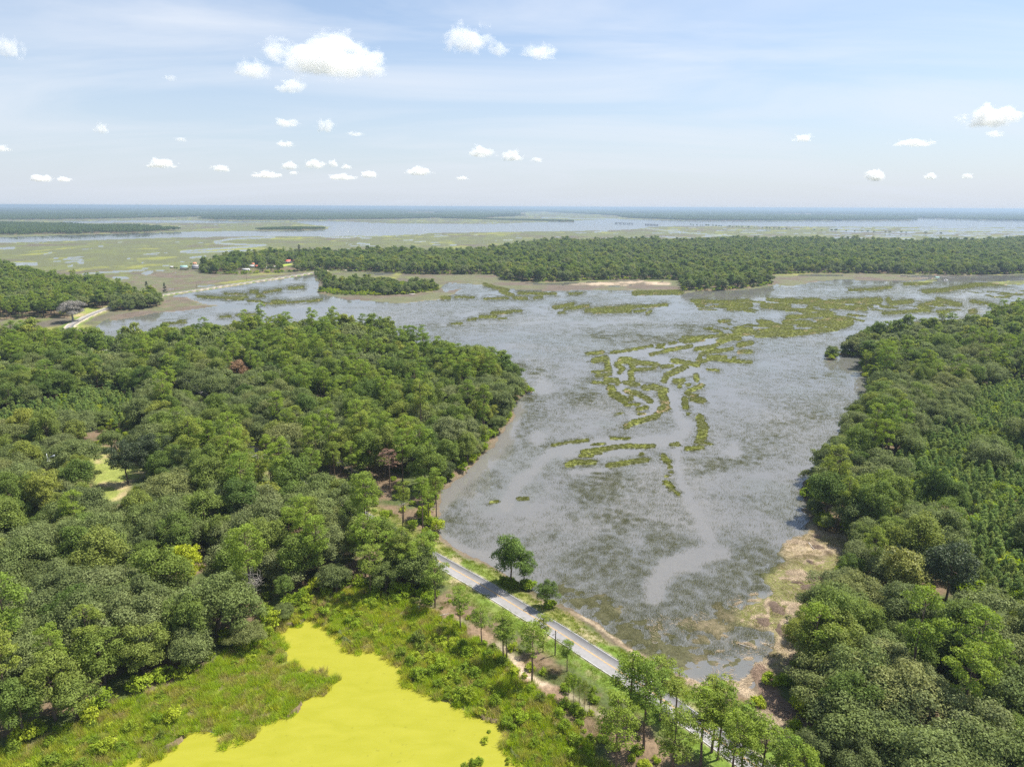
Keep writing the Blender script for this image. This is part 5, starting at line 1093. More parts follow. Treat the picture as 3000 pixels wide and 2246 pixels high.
tag(obj('wrack_straw', mesh_np('wrack_straw', q, quad_faces(n), [straw, brown], mat_idx=dbm.astype(int))), 'pale dead reed straw washed up along the bank', 'straw', kind='stuff')

# ------------------------------------------------------------------ built things
def box(x0, x1, y0, y1, z0, z1):
    V = np.array([(x, y, z) for z in (z0, z1) for y in (y0, y1) for x in (x0, x1)], float)
    F = np.array([(0, 2, 3, 1), (4, 5, 7, 6), (0, 1, 5, 4), (2, 6, 7, 3), (0, 4, 6, 2), (1, 3, 7, 5)])
    return V, F
def part(name, parts, mat, parent=None, smooth=False, loc=(0, 0, 0)):
    V, F = join(parts) if isinstance(parts, list) else parts
    return obj(name, mesh_np(name, V, F, [mat], smooth=smooth), parent, loc)
def gz(x, y): return float(terrain(np.array([x]), np.array([y]))['h'][0])

wood_dark = plain('creosoted_wood', (.10, .075, .06), .9, var=.3, scale=1.5); wood_grey = plain('weathered_wood', (.36, .33, .30), .9, var=.2, scale=1.5); wood_pale = plain('pale_plank', (.62, .55, .50), .85, var=.15)
metal = plain('galvanised', (.52, .54, .56), .45, .7, .12, 2.0, .5); wire_m = plain('wire', (.16, .15, .15), .6); glassm = plain('insulator', (.45, .45, .44), .3)
win_m = plain('window_glass', (.05, .06, .07), .15, spec=.6); door_m = plain('door_paint', (.22, .20, .20), .7); trim_m = plain('white_trim', (.78, .77, .74), .7, var=.06)
def make_pole(px, ptop, H, label, zb=None, rz=0.0, base=None):
    if base is None: x, y = G(px, ptop, H + .8)
    else: x, y = G(*base)
    z = max(gz(x, y), -.4) if zb is None else zb
    o = empty('utility_pole', (x, y, z), rz); tag(o, label, 'pole', 'wooden poles of the power line')
    part('post', tube([(0, 0, -.6), (0, 0, H * .5), (0, 0, H)], [.19, .16, .12], 8), wood_dark, o, True)
    part('crossarm', box(-1.3, 1.3, -.07, .07, H - .75, H - .58), wood_grey, o)
    for s in (-1.15, 0, 1.15): part('insulator', tube([(s, 0, H - .58 if s else H), (s, 0, H - .34 if s else H + .24)], [.07, .05], 6), glassm, o)
    for s in (-1, 1): part('brace', tube([(s * .75, 0, H - .7), (s * .1, .1, H - 1.35)], [.03, .03], 4), metal, o)
    return np.array([x, y, z]), H, rz, o
def dirz(a, b): return math.atan2(b[1] - a[1], b[0] - a[0]) - math.pi / 2
pts = [G(300, 742, 13), G(433, 845, 13), G(585, 912, 12.5), G(734, 995, 12.5), G(868, 1085, 12.5)]
rzs = [dirz(pts[max(i - 1, 0)], pts[min(i + 1, 4)]) for i in range(5)]
POLES = [make_pole(300, 742, 12.0, 'pole top in the canopy nearest the side road', .8, rzs[0]), make_pole(433, 845, 12.0, 'utility pole with pale crossarm in the gap of the wood', .8, rzs[1]), make_pole(585, 912, 11.5, 'pole among the trees between the two crossarms', .8, rzs[2]), make_pole(734, 995, 11.5, 'pole with white crossarm above the covered road', .8, rzs[3]), make_pole(868, 1085, 11.5, 'pole in the trees beside the dead brown pine', .8, rzs[4])]
near_pole = make_pole(0, 0, height_for(1199, 1416, 1361, .9), 'dark utility pole on the near verge of the open road', .8, rzs[4] + .2, (1199, 1416, .9))
POLES2 = [make_pole(0, 0, 10.5, 'left of two thin poles along the causeway', .2, .9, (425, 623, .3)), make_pole(0, 0, 10.5, 'right of two thin poles along the causeway', .2, .9, (533, 607.5, .3))]
def cable(A, B, off, dz, sag, label):
    (a, Ha, ra, _), (b, Hb, rb, _) = A, B
    p0 = a + np.array([math.cos(ra) * off, math.sin(ra) * off, Ha + dz]); p1 = b + np.array([math.cos(rb) * off, math.sin(rb) * off, Hb + dz])
    t = np.linspace(0, 1, 14)[:, None]; P = p0 + (p1 - p0) * t; P[:, 2] -= sag * 4 * (t * (1 - t))[:, 0]
    c0 = P[0].copy(); o = part('power_cable', tube(P - c0, [.03] * 14, 4), wire_m); o.location = c0
    tag(o, label, 'cable', 'cables of the power line')
spans = ['the side road', 'the crossarm in the gap', 'the middle of the wood', 'the dead brown pine']
for i in range(4):
    for off, nm in ((-1.15, 'left'), (1.15, 'right'), (0, 'top')):
        cable(POLES[i], POLES[i + 1], off, .26 if off == 0 else -.3, 1.0, '%s cable of the power line span towards %s' % (nm, spans[i]))
cable(POLES2[0], POLES2[1], 1.15, -.3, 1.2, 'thin cable strung between the two causeway poles')

# windpump in the wood
wx_, wy_ = G(113, 1040, 1.0); WH = height_for(113, 1040, 986, 1.0)
o = empty('windpump', (wx_, wy_, .9), 0.0); tag(o, 'old metal windpump with white vane rotor standing among the trees', 'windmill')
for sx, sy in ((-1, -1), (1, -1), (1, 1), (-1, 1)): part('leg', tube([(sx * 1.3, sy * 1.3, -.3), (sx * .18, sy * .18, WH - .4)], [.06, .05], 5), metal, o)
for k in range(1, 6):
    f = k / 6; r = 1.3 + (.18 - 1.3) * f; z = (WH - .4) * f
    part('brace', [tube([(-r, -r, z), (r, -r, z)], [.03, .03], 4), tube([(r, -r, z), (r, r, z)], [.03, .03], 4), tube([(r, r, z), (-r, r, z)], [.03, .03], 4), tube([(-r, r, z), (-r, -r, z)], [.03, .03], 4)], metal, o)
part('platform', box(-.7, .7, -.7, .7, WH - 1.9, WH - 1.8), trim_m, o)
rot = part('rotor', [tube([(0, 0, 0), (-.35, -.25, 0)], [.16, .12], 8)], metal, o, loc=(0, 0, WH))
ax = np.array([-.81, -.58, 0]); ax /= np.linalg.norm(ax); e1 = np.cross(ax, [0, 0, 1]); e1 /= np.linalg.norm(e1); e2 = np.array([0, 0, 1.0])
white_sheet = plain('white_sheet', (.80, .82, .84), .4, .2, .08)
for k in range(14):
    th = 2 * math.pi * k / 14; u = math.cos(th) * e1 + math.sin(th) * e2; w = -math.sin(th) * e1 + math.cos(th) * e2; c = ax * .3
    tw = w * .8 + ax * .35
    V = np.array([c + u * .45 - tw * .09, c + u * .45 + tw * .09, c + u * 1.5 + tw * .27, c + u * 1.5 - tw * .27]); V = np.concatenate([V, V + ax * .015]); F = np.array([(0, 1, 2, 3), (7, 6, 5, 4), (0, 4, 5, 1), (1, 5, 6, 2), (2, 6, 7, 3), (3, 7, 4, 0)])
    obj('blade', mesh_np('blade', V, F, [white_sheet]), rot)
def slab(P, n, t):
    P = np.array(P, float); V = np.concatenate([P - n * t / 2, P + n * t / 2]); return V, np.array([(0, 1, 2, 3), (7, 6, 5, 4), (0, 4, 5, 1), (1, 5, 6, 2), (2, 6, 7, 3), (3, 7, 4, 0)])
b = -ax; part('tail_vane', slab([b * .3 + [0, 0, WH - .05], b * 1.3 + [0, 0, WH - .4], b * 2.6 + [0, 0, WH - .5], b * 2.6 + [0, 0, WH + .5]], e1, .03), plain('vane', (.30, .33, .38), .5, .4), o)

# the settlement across the bay
PAL = {'white': plain('wall_white', (.52, .51, .49), .8, var=.06), 'grey': plain('wall_grey', (.36, .35, .35), .8, var=.08), 'tan': plain('wall_tan', (.58, .47, .36), .85, var=.1), 'brown': plain('wall_brown', (.24, .17, .13), .85, var=.15), 'dark': plain('wall_dark', (.10, .10, .11), .85)}
ROOF = {'red': plain('roof_red', (.62, .155, .11), .55, var=.1), 'silver': plain('roof_silver', (.42, .41, .41), .6, .0, .08), 'teal': plain('roof_teal', (.26, .42, .39), .6, .0, .08), 'white': plain('roof_white', (.58, .58, .57), .6, var=.05), 'orange': plain('roof_orange', (.70, .27, .15), .6, var=.1)}
def gable(w, d, h, rh, ov, t=.18):
    a = w / 2 + ov; b = d / 2 + ov; s = rh / (d / 2) * ov
    def side(sg):
        P = np.array([(-a, sg * b, h - s), (a, sg * b, h - s), (a, 0, h + rh), (-a, 0, h + rh)], float); n = np.array([0, sg * rh, d / 2]); n = n / np.linalg.norm(n)
        return slab(P + n * t / 2, n, t)
    return [side(-1), side(1)]
def house(px, py, w, d, h, rh, wall, roof, label, rz=0.0, porch=False, stilts=0.0, end=False):
    x, y = G(px, py, 1.0); z = max(gz(x, y), .15)
    o = empty('house', (x, y, z), rz); tag(o, label, 'house', None)
    zb = stilts
    Vb, Fb = box(-w / 2, w / 2, -d / 2, d / 2, zb - (.4 if not stilts else 0), zb + h)
    g = (np.array([(-w / 2, -d / 2, zb + h), (-w / 2, d / 2, zb + h), (-w / 2, 0, zb + h + rh), (-w / 2 + .15, 0, zb + h + rh)]), np.array([(0, 1, 2, 3)])); g2 = (np.array([(w / 2, d / 2, zb + h), (w / 2, -d / 2, zb + h), (w / 2, 0, zb + h + rh), (w / 2 - .15, 0, zb + h + rh)]), np.array([(0, 1, 2, 3)]))
    part('wall', [(Vb, Fb), g, g2], PAL[wall], o)
    part('roof', gable(w, d, zb + h, rh, .5), ROOF[roof], o)
    n = max(2, int(w / 3.2))
    for fl in range(1 if h < 4.2 else 2):
        for i in range(n):
            xx = -w / 2 + w * (i + .5) / n
            if fl == 0 and i == n // 2:
                part('door', box(xx - .5, xx + .5, -d / 2 - .05, -d / 2 + .02, zb + .05, zb + 2.1), door_m, o); continue
            zz = zb + .9 + fl * 2.8
            wn_ = part('window', box(xx - .5, xx + .5, -d / 2 - .04, -d / 2 + .02, zz, zz + 1.2), win_m, o)
            part('frame', [box(xx - .6, xx + .6, -d / 2 - .07, -d / 2 - .005, zz - .1, zz), box(xx - .6, xx + .6, -d / 2 - .07, -d / 2 - .005, zz + 1.2, zz + 1.3), box(xx - .6, xx - .5, -d / 2 - .07, -d / 2 - .005, zz, zz + 1.2), box(xx + .5, xx + .6, -d / 2 - .07, -d / 2 - .005, zz, zz + 1.2)], trim_m, wn_)
    if porch:
        part('porch_roof', slab([(-w / 2 - .3, -d / 2 - 2.6, zb + 2.5), (w / 2 + .3, -d / 2 - 2.6, zb + 2.5), (w / 2 + .3, -d / 2 - .06, zb + 3.0), (-w / 2 - .3, -d / 2 - .06, zb + 3.0)], np.array([0, -.2, .98]), .12), ROOF['silver'], o)
        part('porch_floor', box(-w / 2, w / 2, -d / 2 - 2.5, -d / 2 - .06, zb - .15, zb), wood_grey, o)
        for i in range(5): xx = -w / 2 + .15 + (w - .3) * i / 4; part('post', box(xx - .08, xx + .08, -d / 2 - 2.45, -d / 2 - 2.29, zb, zb + 2.52), trim_m, o)
    if stilts:
        for i in range(4):
            for j in (-1, 1): xx = -w / 2 + .3 + (w - .6) * i / 3; part('pile', box(xx - .14, xx + .14, j * (d / 2 - .4) - .14, j * (d / 2 - .4) + .14, -.5, zb), wood_grey, o)
    return o
house(425, 580, 14.5, 9, 5.4, 2.2, 'grey', 'silver', 'grey two-storey house with silver roof and porch at the settlement end', -.12, True)
house(398, 582, 12, 9, 3.4, 2.8, 'white', 'teal', 'white stilt house with teal roof beside the open marsh', .3, True, 2.2)
house(371, 578, 6, 5, 2.4, 1.1, 'brown', 'white', 'small pale-roofed hut left of the teal-roofed house', .1)
house(421, 571, 6, 6, 3, 1.8, 'tan', 'orange', 'orange-roofed cottage behind the grey two-storey house', .2)
house(621, 568, 15, 10, 3.2, 3.6, 'dark', 'red', 'largest red-roofed house above the bright lawn', -.08, True)
house(636, 566, 8, 6, 2.8, 2.2, 'tan', 'red', 'small red-roofed outbuilding right of the lawn house', .25)
house(577, 565, 8, 6, 2.8, 2.2, 'brown', 'red', 'red-roofed cottage left of the lawn trees', .3)
house(557, 579, 9, 6, 2.8, 2.6, 'tan', 'red', 'pinkish red-roofed house low in the settlement', -.5)
house(544, 578, 8.5, 7, 2.8, 2.2, 'dark', 'silver', 'silver-roofed dark house left of the pinkish red roof', .5)
house(547, 573, 5, 5, 2.6, 1.8, 'tan', 'orange', 'little orange roof peeping behind the silver roof', .1)
house(532, 585, 13, 6, 3.0, 1.2, 'white', 'white', 'long white low building near the settlement shore', .05)
house(476, 579, 5, 6, 3.6, 2.2, 'white', 'teal', 'narrow pale gable at the left of the settlement trees', 1.3)
house(578, 581, 4.5, 4, 2.6, 1.4, 'white', 'white', 'tiny white shed in the middle of the settlement', .4)
house(594, 580, 8, 6, 2.8, 1.8, 'dark', 'silver', 'dark cabin with pale roof near the causeway end', -.4)
house(551, 567, 5, 4, 2.4, 1.2, 'grey', 'white', 'small white roof high in the settlement trees', .2)
for a, b2, k in ((391, 583, 'broad'), (406, 583.5, 'oak'), (411, 581, 'broad'), (382, 581, 'oak'), (377, 581, 'broad'), (433, 583, 'broad'), (437, 578, 'broad'), (414, 574, 'broad')):
    x, y = G(a, b2, .5); put_tree(k, NEAR[k][int(RNG.randint(NVAR[k]))], x, y, .4, RNG.uniform(.3, .42), 'low tree beside the two houses at the open marsh end', 'low trees by the marsh houses', RNG.uniform(0, 6.28))
# lawn of the big red house
lx, ly = G(616.5, 573, .9); lv = []
for k in range(28):
    th = 2 * math.pi * k / 28; lv.append((math.cos(th) * 8.5 * (1 + .15 * math.sin(3 * th)), math.sin(th) * 38 * (1 + .1 * math.cos(2 * th)), 0))
V = np.array(lv + [(0, 0, .05)]); F = np.array([(k, (k + 1) % 28, 28, 28) for k in range(28)])[:, :3]
tag(obj('lawn', mesh_np('lawn', V, F, [plain('lawn_grass', (.30, .38, .05), .95, var=.15, scale=.3)]), None, (lx, ly, 1.2)), 'bright mown lawn in front of the largest red-roofed house', 'lawn', kind='structure')

def boat(px, py, L, label, rz):
    x, y = G(px, py, .3); o = empty('boat', (x, y, 0.0), rz); tag(o, label, 'boat', 'small boats of the settlement')
    st = [(-L / 2, .42, .9), (-L * .2, .48, .95), (L * .2, .42, 1.0), (L * .42, .2, 1.15), (L / 2, .02, 1.25)]; V = []
    for xx, hw, zt in st:
        hw *= L * .36; V += [(xx, -hw * .6, -.15), (xx, -hw, zt), (xx, hw, zt), (xx, hw * .6, -.15)]
    F = []
    for i in range(4):
        for k in range(4): F.append((i * 4 + k, i * 4 + (k + 1) % 4, (i + 1) * 4 + (k + 1) % 4, (i + 1) * 4 + k))
    F += [(0, 1, 2, 3)]
    part('hull', (np.array(V, float), np.array(F)), trim_m, o); part('deck', box(-L * .42, L * .3, -L * .13, L * .13, .78, .86), PAL['tan'], o)
    part('console', box(-L * .1, L * .06, -.5, .5, .85, 2.0), PAL['grey'], o); part('canopy', box(-L * .2, L * .16, -.9, .9, 2.6, 2.7), trim_m, o)
    for sx in (-.16, .12):
        for sy in (-.8, .8): part('post', tube([(L * sx, sy, .85), (L * sx, sy, 2.6)], [.04, .04], 4), metal, o)
    part('outboard_motor', box(-L * .5 - .5, -L * .5, -.25, .25, .1, 1.3), PAL['dark'], o)
boat(2043, 605.5, 8.5, 'white motor boat moored at the end of the long dock', .15)
boat(505, 590.6, 6.5, 'left of two pale boats on the settlement shore', .2); boat(516, 590.4, 7, 'right of two pale boats on the settlement shore', -.1)

def dock(a, b, wdt, label, roof=None):
    xa, ya = G(a[0], a[1], 1.4); xb, yb = G(b[0], b[1], 1.4); L = math.hypot(xb - xa, yb - ya); rz = math.atan2(yb - ya, xb - xa)
    o = empty('dock', (xa, ya, 0), rz); tag(o, label, 'dock', None)
    part('deck', box(0, L, -wdt / 2, wdt / 2, 1.25, 1.42), wood_pale, o)
    n = int(L / 5)
    for i in range(n + 1):
        for s in (-1, 1): part('pile', tube([(i * L / n, s * (wdt / 2 - .1), -1.2), (i * L / n, s * (wdt / 2 - .1), 2.35)], [.13, .12], 6), wood_grey, o)
    for s in (-1, 1): part('handrail', box(0, L, s * (wdt / 2 - .1) - .04, s * (wdt / 2 - .1) + .04, 2.22, 2.32), wood_grey, o)
    if roof:
        part('pier_head', box(L, L + 7, -3.2, 3.2, 1.2, 1.4), wood_pale, o); rf = part('roof', [(v + [L + 3.5, 0, 0], f) for v, f in gable(7, 6.4, 4.0, 1.4, .4)], ROOF[roof], o)
        for sx in (.3, 6.7):
            for sy in (-2.9, 2.9): part('post', box(L + sx - .1, L + sx + .1, sy - .1, sy + .1, 1.4, 4.05), wood_grey, o)
dock((1945.5, 593.5), (2022, 602.6), 1.6, 'long pale dock running out to a green-roofed pier head', 'teal')
dock((2020, 595.5), (2071, 602.2), 1.4, 'shorter plain dock right of the green-roofed one')
x, y = G(890, 635.5, .5); o = empty('floating_platform', (x, y, 0), .02); tag(o, 'pale flat platform at the edge of the small wooded island', 'platform')
part('deck', box(-4.1, 4.1, -2.2, 2.2, .55, .8), wood_pale, o)
for s in (-1.6, 1.6): part('float', box(-4, 4, s - .5, s + .5, -.1, .55), PAL['dark'], o)
for sx in (-3.7, 3.7): part('pile', tube([(sx, -2.3, -1), (sx, -2.3, 1.8)], [.12, .1], 6), wood_grey, o)

def trestle(pa, pb, label, broken):
    xa, ya = G(*pa, 5.0); xb, yb = G(*pb, 5.0); L = math.hypot(xb - xa, yb - ya); o = empty('ruined_bridge_span', (xa, ya, 0), math.atan2(yb - ya, xb - xa)); tag(o, label, 'bridge')
    n = max(4, int(L / 16)); sky_m = plain('rusted_steel', (.095, .075, .07), .8, .1, .25)
    part('deck', box(0, L, -2.2, 2.2, 4.6, 6.6), sky_m, o)
    for i in range(n):
        xx = L * (i + .5) / n
        if broken and i % 3 == 2: continue
        part('pier', [box(xx - 1.2, xx + 1.2, -2.6, -1.2, -2, 4.6), box(xx - 1.2, xx + 1.2, 1.2, 2.6, -2, 4.6), box(xx - .8, xx + .8, -1.2, 1.2, 3.0, 4.2)], sky_m, o)
    for s in (-2.1, 2.1): part('railing', box(0, L, s - .08, s + .08, 7.4, 7.65), sky_m, o)
trestle((1328, 481.4), (1367, 482.8), 'left, longer ruined bridge span standing in the wide river', True)
trestle((1393.5, 484.2), (1422, 485.3), 'right, shorter ruined bridge span standing in the wide river', False)

# drift logs, fallen log, drum
pale_log = plain('bleached_log', (.55, .49, .43), .9, var=.2, scale=1.2)
def log(a, b, r, label, mat=pale_log, name='drift_log', up=.0):
    xa, ya = G(a[0], a[1], .4); xb, yb = G(b[0], b[1], .4); za = max(gz(xa, ya), 0); zb = max(gz(xb, yb), 0) + up; rng = np.random.RandomState(int(xa * 7) % 9999)
    P = wobble((0, 0, r * .8 + za), (xb - xa, yb - ya, r * .8 + zb), 6, .08, rng); o = empty(name, (xa, ya, 0)); tag(o, label, 'log')
    part('stem', tube(P, np.linspace(r, r * .5, 6), 7), mat, o, True)
    for k in range(4): i = rng.randint(2, 5); part('branch', tube([P[i], P[i] + rng.normal(size=3) * .5 + [0, 0, .5]], [r * .35, .02], 5), mat, o)
log((933, 1339), (969, 1330), .17, 'long fallen log across the sandy track', wood_grey, 'fallen_log')
log((1811, 1242), (1829, 1267), .2, 'longest bleached log at the edge of the wrack meadow', up=.5); log((1651, 1385.5), (1673, 1396), .13, 'thin pale log in the shallows below the dark mounds'); log((1766.6, 1259.7), (1778, 1271), .12, 'short pale log crossing the dark mound'); log((1800, 1243), (1802, 1249), .12, 'upright white stump in the wrack meadow', up=.8)
log((1765, 1238), (1776, 1243), .09, 'pale stick in the grass left of the white stump'); log((1595, 1388), (1630, 1398), .11, 'long pale driftwood lying in the straw of the shallows'); log((1747, 1172), (1759, 1186), .16, 'bleached branch at the top of the wrack meadow')
x, y = G(904.6, 1314, .9); o = empty('drum', (x, y, 1.0), .6); tag(o, 'pale blue-white drum lying in the brush by the track', 'drum')
dm = plain('drum_paint', (.62, .70, .80), .4); V, F = tube([(0, -.45, .3), (0, -.1, .3), (0, .12, .3), (0, .45, .3)], [.29, .31, .31, .29], 16); part('body', (V, F), dm, o, True)
vd = np.array([(math.cos(t) * .28, -.452, .3 + math.sin(t) * .28) for t in np.linspace(0, 2 * math.pi, 17)[:-1]] + [(0, -.46, .3)]); part('lid', (vd, np.array([(i, (i + 1) % 16, 16) for i in range(16)])), trim_m, o)

# dark mounds of matted wrack in the meadow
mound_m = plain('wet_thatch', (.115, .082, .058), .95, var=.4, scale=2.2)
for i, (cx_, cy2, a, b, lab) in enumerate([(960, 650, 85, 40, 'dark mound with a ragged right tail under the short pale log'), (920, 727, 100, 34, 'widest dark thatch mound in the wrack meadow'), (780, 686, 62, 17, 'thin dark thatch strip left of the widest mound'), (905, 486, 28, 22, 'small round dark mound ringed by straw'), (582, 925, 82, 66, 'tall dark triangular mound nearest the open water'), (450, 1062, 90, 38, 'long dark mound below the triangular one'), (642, 1145, 72, 66, 'dark mound beside the right wood edge'), (922, 576, 22, 17, 'tiny dark mound above the strip'), (978, 340, 52, 30, 'dark mound topmost under the bank trees'), (1085, 822, 42, 22, 'dark mound half under the right wood'), (985, 790, 26, 26, 'dark patch joining two straw heaps')]):
    x, y = G(1548.4 + cx_ / 4.49, 1106 + cy2 / 4.49, .2); xr, yr = G(1548.4 + (cx_ + a) / 4.49, 1106 + cy2 / 4.49, .2); xf, yf = G(1548.4 + cx_ / 4.49, 1106 + (cy2 - b) / 4.49, .2)
    ra = abs(xr - x); rb = abs(yf - y); o = empty('thatch_mound', (x, y, max(gz(x, y), 0) - .05)); tag(o, lab, 'mound', 'dark thatch mounds of the wrack meadow')
    rng = np.random.RandomState(i); V = []; F = []; nr_, na_ = 7, 26
    for r_ in range(nr_ + 1):
        f = r_ / nr_
        for k in range(na_):
            th = 2 * math.pi * k / na_; e_ = 1 + .22 * math.sin(2 * th + i) + .13 * math.sin(5 * th + 2 * i)
            V.append((math.cos(th) * ra * f * e_, math.sin(th) * rb * f * e_, .55 * (1 - f * f) + rng.uniform(-.06, .06)))
    for r_ in range(nr_):
        for k in range(na_): F.append((r_ * na_ + k, (r_ + 1) * na_ + k, (r_ + 1) * na_ + (k + 1) % na_, r_ * na_ + (k + 1) % na_))
    V = np.array(V); part('mat', (V, np.array(F)), mound_m, o, True)
    n = int(60 + ra * rb * 22); th = rng.uniform(0, 6.283, n); f = np.sqrt(rng.rand(n)) * 1.05; e_ = 1 + .22 * np.sin(2 * th + i) + .13 * np.sin(5 * th + 2 * i)
    X = np.cos(th) * ra * f * e_; Y = np.sin(th) * rb * f * e_; Z = .58 * (1 - f * f); an = rng.uniform(0, 6.283, n); L = rng.uniform(.15, .5, n); w = .035
    q = np.stack([np.c_[X, Y, Z], np.c_[X + np.cos(an) * w * 2, Y + np.sin(an) * w * 2, Z], np.c_[X + np.cos(an + .4) * L, Y + np.sin(an + .4) * L, Z + L * .5]], 1).reshape(-1, 3)
    tag(obj('straw', mesh_np('straw', q, np.arange(len(q)).reshape(-1, 3), [brown]), o), kind='stuff')

# ------------------------------------------------------------------ fair-weather cumulus, well above everything
def cloud_mat():
    m = bpy.data.materials.new('cloud'); m.use_nodes = True; nt = m.node_tree; N = nt.nodes; L = nt.links
    for n in list(N): N.remove(n)
    out = N.new('ShaderNodeOutputMaterial'); pv = N.new('ShaderNodeVolumePrincipled'); pv.inputs['Color'].default_value = (1, 1, 1, 1); pv.inputs['Anisotropy'].default_value = .0
    tc = N.new('ShaderNodeTexCoord'); oi = N.new('ShaderNodeObjectInfo'); sp = N.new('ShaderNodeSeparateXYZ'); L.new(tc.outputs['Object'], sp.inputs[0])
    of = N.new('ShaderNodeVectorMath'); of.operation = 'ADD'; sc_ = N.new('ShaderNodeVectorMath'); sc_.operation = 'SCALE'; sc_.inputs[3].default_value = 40.0
    cb = N.new('ShaderNodeCombineXYZ'); L.new(oi.outputs['Random'], cb.inputs[0]); L.new(oi.outputs['Random'], cb.inputs[1]); L.new(cb.outputs[0], sc_.inputs[0]); L.new(tc.outputs['Object'], of.inputs[0]); L.new(sc_.outputs[0], of.inputs[1])
    mp = N.new('ShaderNodeMapping'); mp.inputs['Scale'].default_value = (1, 1, .62); L.new(of.outputs[0], mp.inputs[0])
    no = N.new('ShaderNodeTexNoise'); no.inputs['Scale'].default_value = 2.2; no.inputs['Detail'].default_value = 7; no.inputs['Roughness'].default_value = .58; L.new(mp.outputs[0], no.inputs['Vector'])
    ln = N.new('ShaderNodeVectorMath'); ln.operation = 'LENGTH'; L.new(tc.outputs['Object'], ln.inputs[0])
    # body: solid middle, ragged rim, flat base
    a = N.new('ShaderNodeMath'); a.operation = 'MULTIPLY_ADD'; a.inputs[1].default_value = 2.5; a.inputs[2].default_value = -.62; L.new(no.outputs['Fac'], a.inputs[0])
    b = N.new('ShaderNodeMath'); b.operation = 'SUBTRACT'; L.new(a.outputs[0], b.inputs[0]); L.new(ln.outputs[1], b.inputs[1])
    fl = N.new('ShaderNodeMapRange'); fl.inputs[1].default_value = -.62; fl.inputs[2].default_value = -.38; L.new(sp.outputs[2], fl.inputs[0])
    c = N.new('ShaderNodeMapRange'); c.inputs[1].default_value = .0; c.inputs[2].default_value = .20; L.new(b.outputs[0], c.inputs[0])
    d = N.new('ShaderNodeMath'); d.operation = 'MULTIPLY'; L.new(c.outputs[0], d.inputs[0]); L.new(fl.outputs[0], d.inputs[1])
    e = N.new('ShaderNodeMath'); e.operation = 'MULTIPLY'; e.inputs[1].default_value = .0065; L.new(d.outputs[0], e.inputs[0]); L.new(e.outputs[0], pv.inputs['Density'])
    L.new(pv.outputs[0], out.inputs['Volume']); return m
cl_m = cloud_mat()
bm = bmesh.new(); bmesh.ops.create_icosphere(bm, subdivisions=3, radius=1.08); cl_me = bpy.data.meshes.new('cumulus'); bm.to_mesh(cl_me); bm.free(); cl_me.materials.append(cl_m)
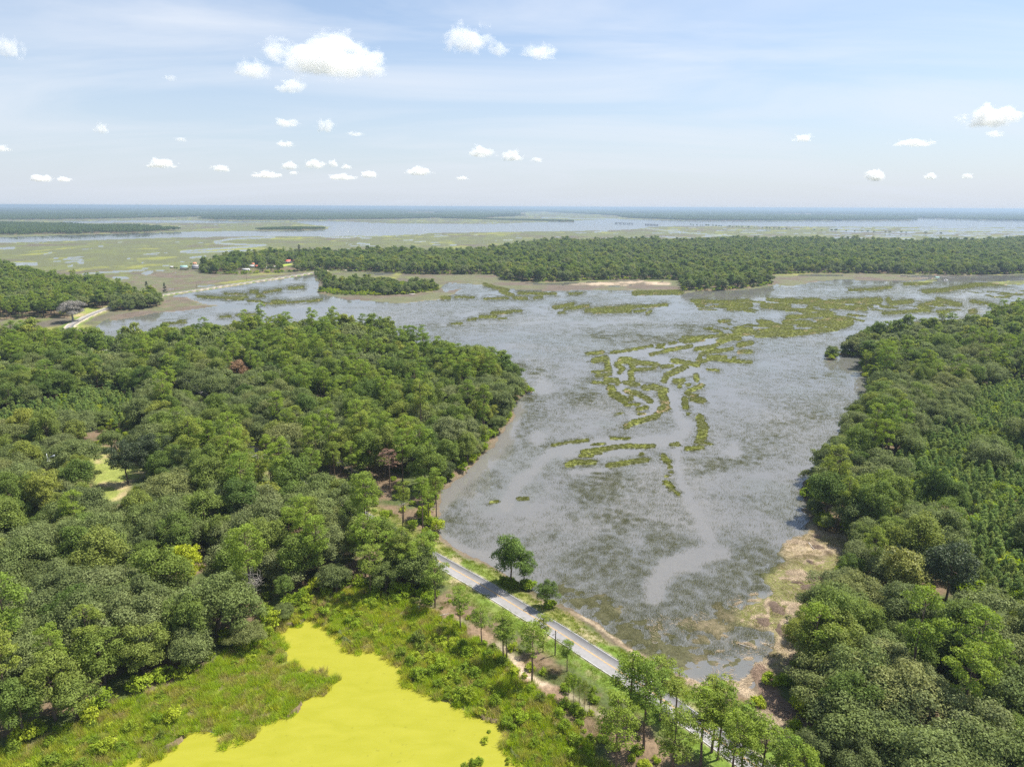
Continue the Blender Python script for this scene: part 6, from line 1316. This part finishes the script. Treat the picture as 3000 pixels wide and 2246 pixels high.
CL = [(705, 130, 235, 75, 'largest white cloud, broad and flat-based'), (542, 153, 72, 38, 'cloud just left of the largest cloud'), (627, 188, 62, 26, 'cloud just below the largest cloud'), (1010, 88, 98, 52, 'highest puffy cloud right of the largest one'), (1080, 110, 50, 25, 'small cloud trailing the highest puffy cloud'), (1163, 115, 75, 30, 'rightmost cloud of the high group of three'), (22, 107, 55, 42, 'cloud cut by the upper left edge'), (367, 169, 26, 12, 'tiny lone cloud left of the large one'), (219, 278, 28, 24, 'small lone cloud at the left, mid-height'), (619, 267, 54, 16, 'flat cloud in the middle of the sky'), (703, 274, 38, 26, 'upright little cloud right of the flat one'), (768, 290, 34, 9, 'faint thin cloud right of the upright one'), (614, 312, 38, 12, 'small flat cloud below the middle flat one'), (349, 355, 56, 20, 'long low cloud at the left'), (476, 365, 34, 14, 'low cloud between the long left one and the row'), (626, 359, 36, 16, 'left cloud of the low upper row'), (680, 356, 42, 20, 'middle cloud of the low upper row'), (720, 354, 24, 14, 'right cloud of the low upper row'), (748, 361, 24, 10, 'end wisp of the low upper row'), (577, 378, 54, 14, 'left cloud of the lowest row'), (634, 374, 20, 8, 'dot cloud of the lowest row'), (740, 383, 52, 12, 'middle cloud of the lowest row'), (796, 378, 36, 14, 'right cloud of the lowest row'), (905, 371, 50, 16, 'low cloud right of the lowest row'), (1040, 329, 52, 22, 'left cloud of the centre-right pair'), (1107, 338, 42, 22, 'right cloud of the centre-right pair'), (1160, 346, 24, 10, 'small cloud ending the centre-right pair'), (998, 385, 24, 8, 'speck of cloud low in the centre'), (90, 386, 40, 14, 'low left cloud nearest the edge'), (138, 388, 30, 10, 'low left cloud second from the edge'), (5, 321, 30, 14, 'cloud cut by the left edge, low'), (390, 302, 22, 9, 'faint speck above the long left cloud'), (1735, 299, 42, 16, 'small cloud right of centre, mid-height'), (1970, 310, 74, 16, 'flat cloud at the right, mid-height'), (2140, 255, 108, 42, 'large puffy cloud near the right edge'), (2148, 290, 32, 14, 'small cloud under the right puffy one'), (1892, 380, 44, 24, 'low cloud at the right with a pointed top'), (2010, 382, 30, 14, 'low small cloud right of the pointed one'), (2090, 381, 24, 10, 'faintest low cloud far right')]
for i, (a, b, w, h, lab) in enumerate(CL):
    el = (444 - b) / FPX; D = min(1500.0 / max(el, .03), 34000.0)
    u = (a - CX) / FPX; vv = (CY - b) / FPX
    dirv = _f + u * _r + vv * _u; k = D / dirv[1]; P = np.array([0, 0, CAM_H]) + dirv * k; dep_ = k
    rw = w / 2 * dep_ / FPX * 1.42; rh_ = h / 2 * dep_ / FPX * 1.6
    o = obj('cloud', cl_me, None, tuple(P), RNG.uniform(-.3, .3), (rw, rw * .8, rh_)); tag(o, lab, 'cloud', 'fair-weather clouds')

# ------------------------------------------------------------------ humid air
V, F = box(-240000, 240000, -600, 145000, -3, 126)
hz = bpy.data.materials.new('haze'); hz.use_nodes = True; nt = hz.node_tree
for n in list(nt.nodes): nt.nodes.remove(n)
out = nt.nodes.new('ShaderNodeOutputMaterial'); pv = nt.nodes.new('ShaderNodeVolumePrincipled'); pv.inputs['Color'].default_value = (.42, .54, .70, 1); pv.inputs['Density'].default_value = 7.5e-5; pv.inputs['Anisotropy'].default_value = .2
nt.links.new(pv.outputs[0], out.inputs['Volume'])
tag(obj('haze', mesh_np('haze', V, F, [hz])), 'humid summer haze over the low country', 'haze', kind='stuff')
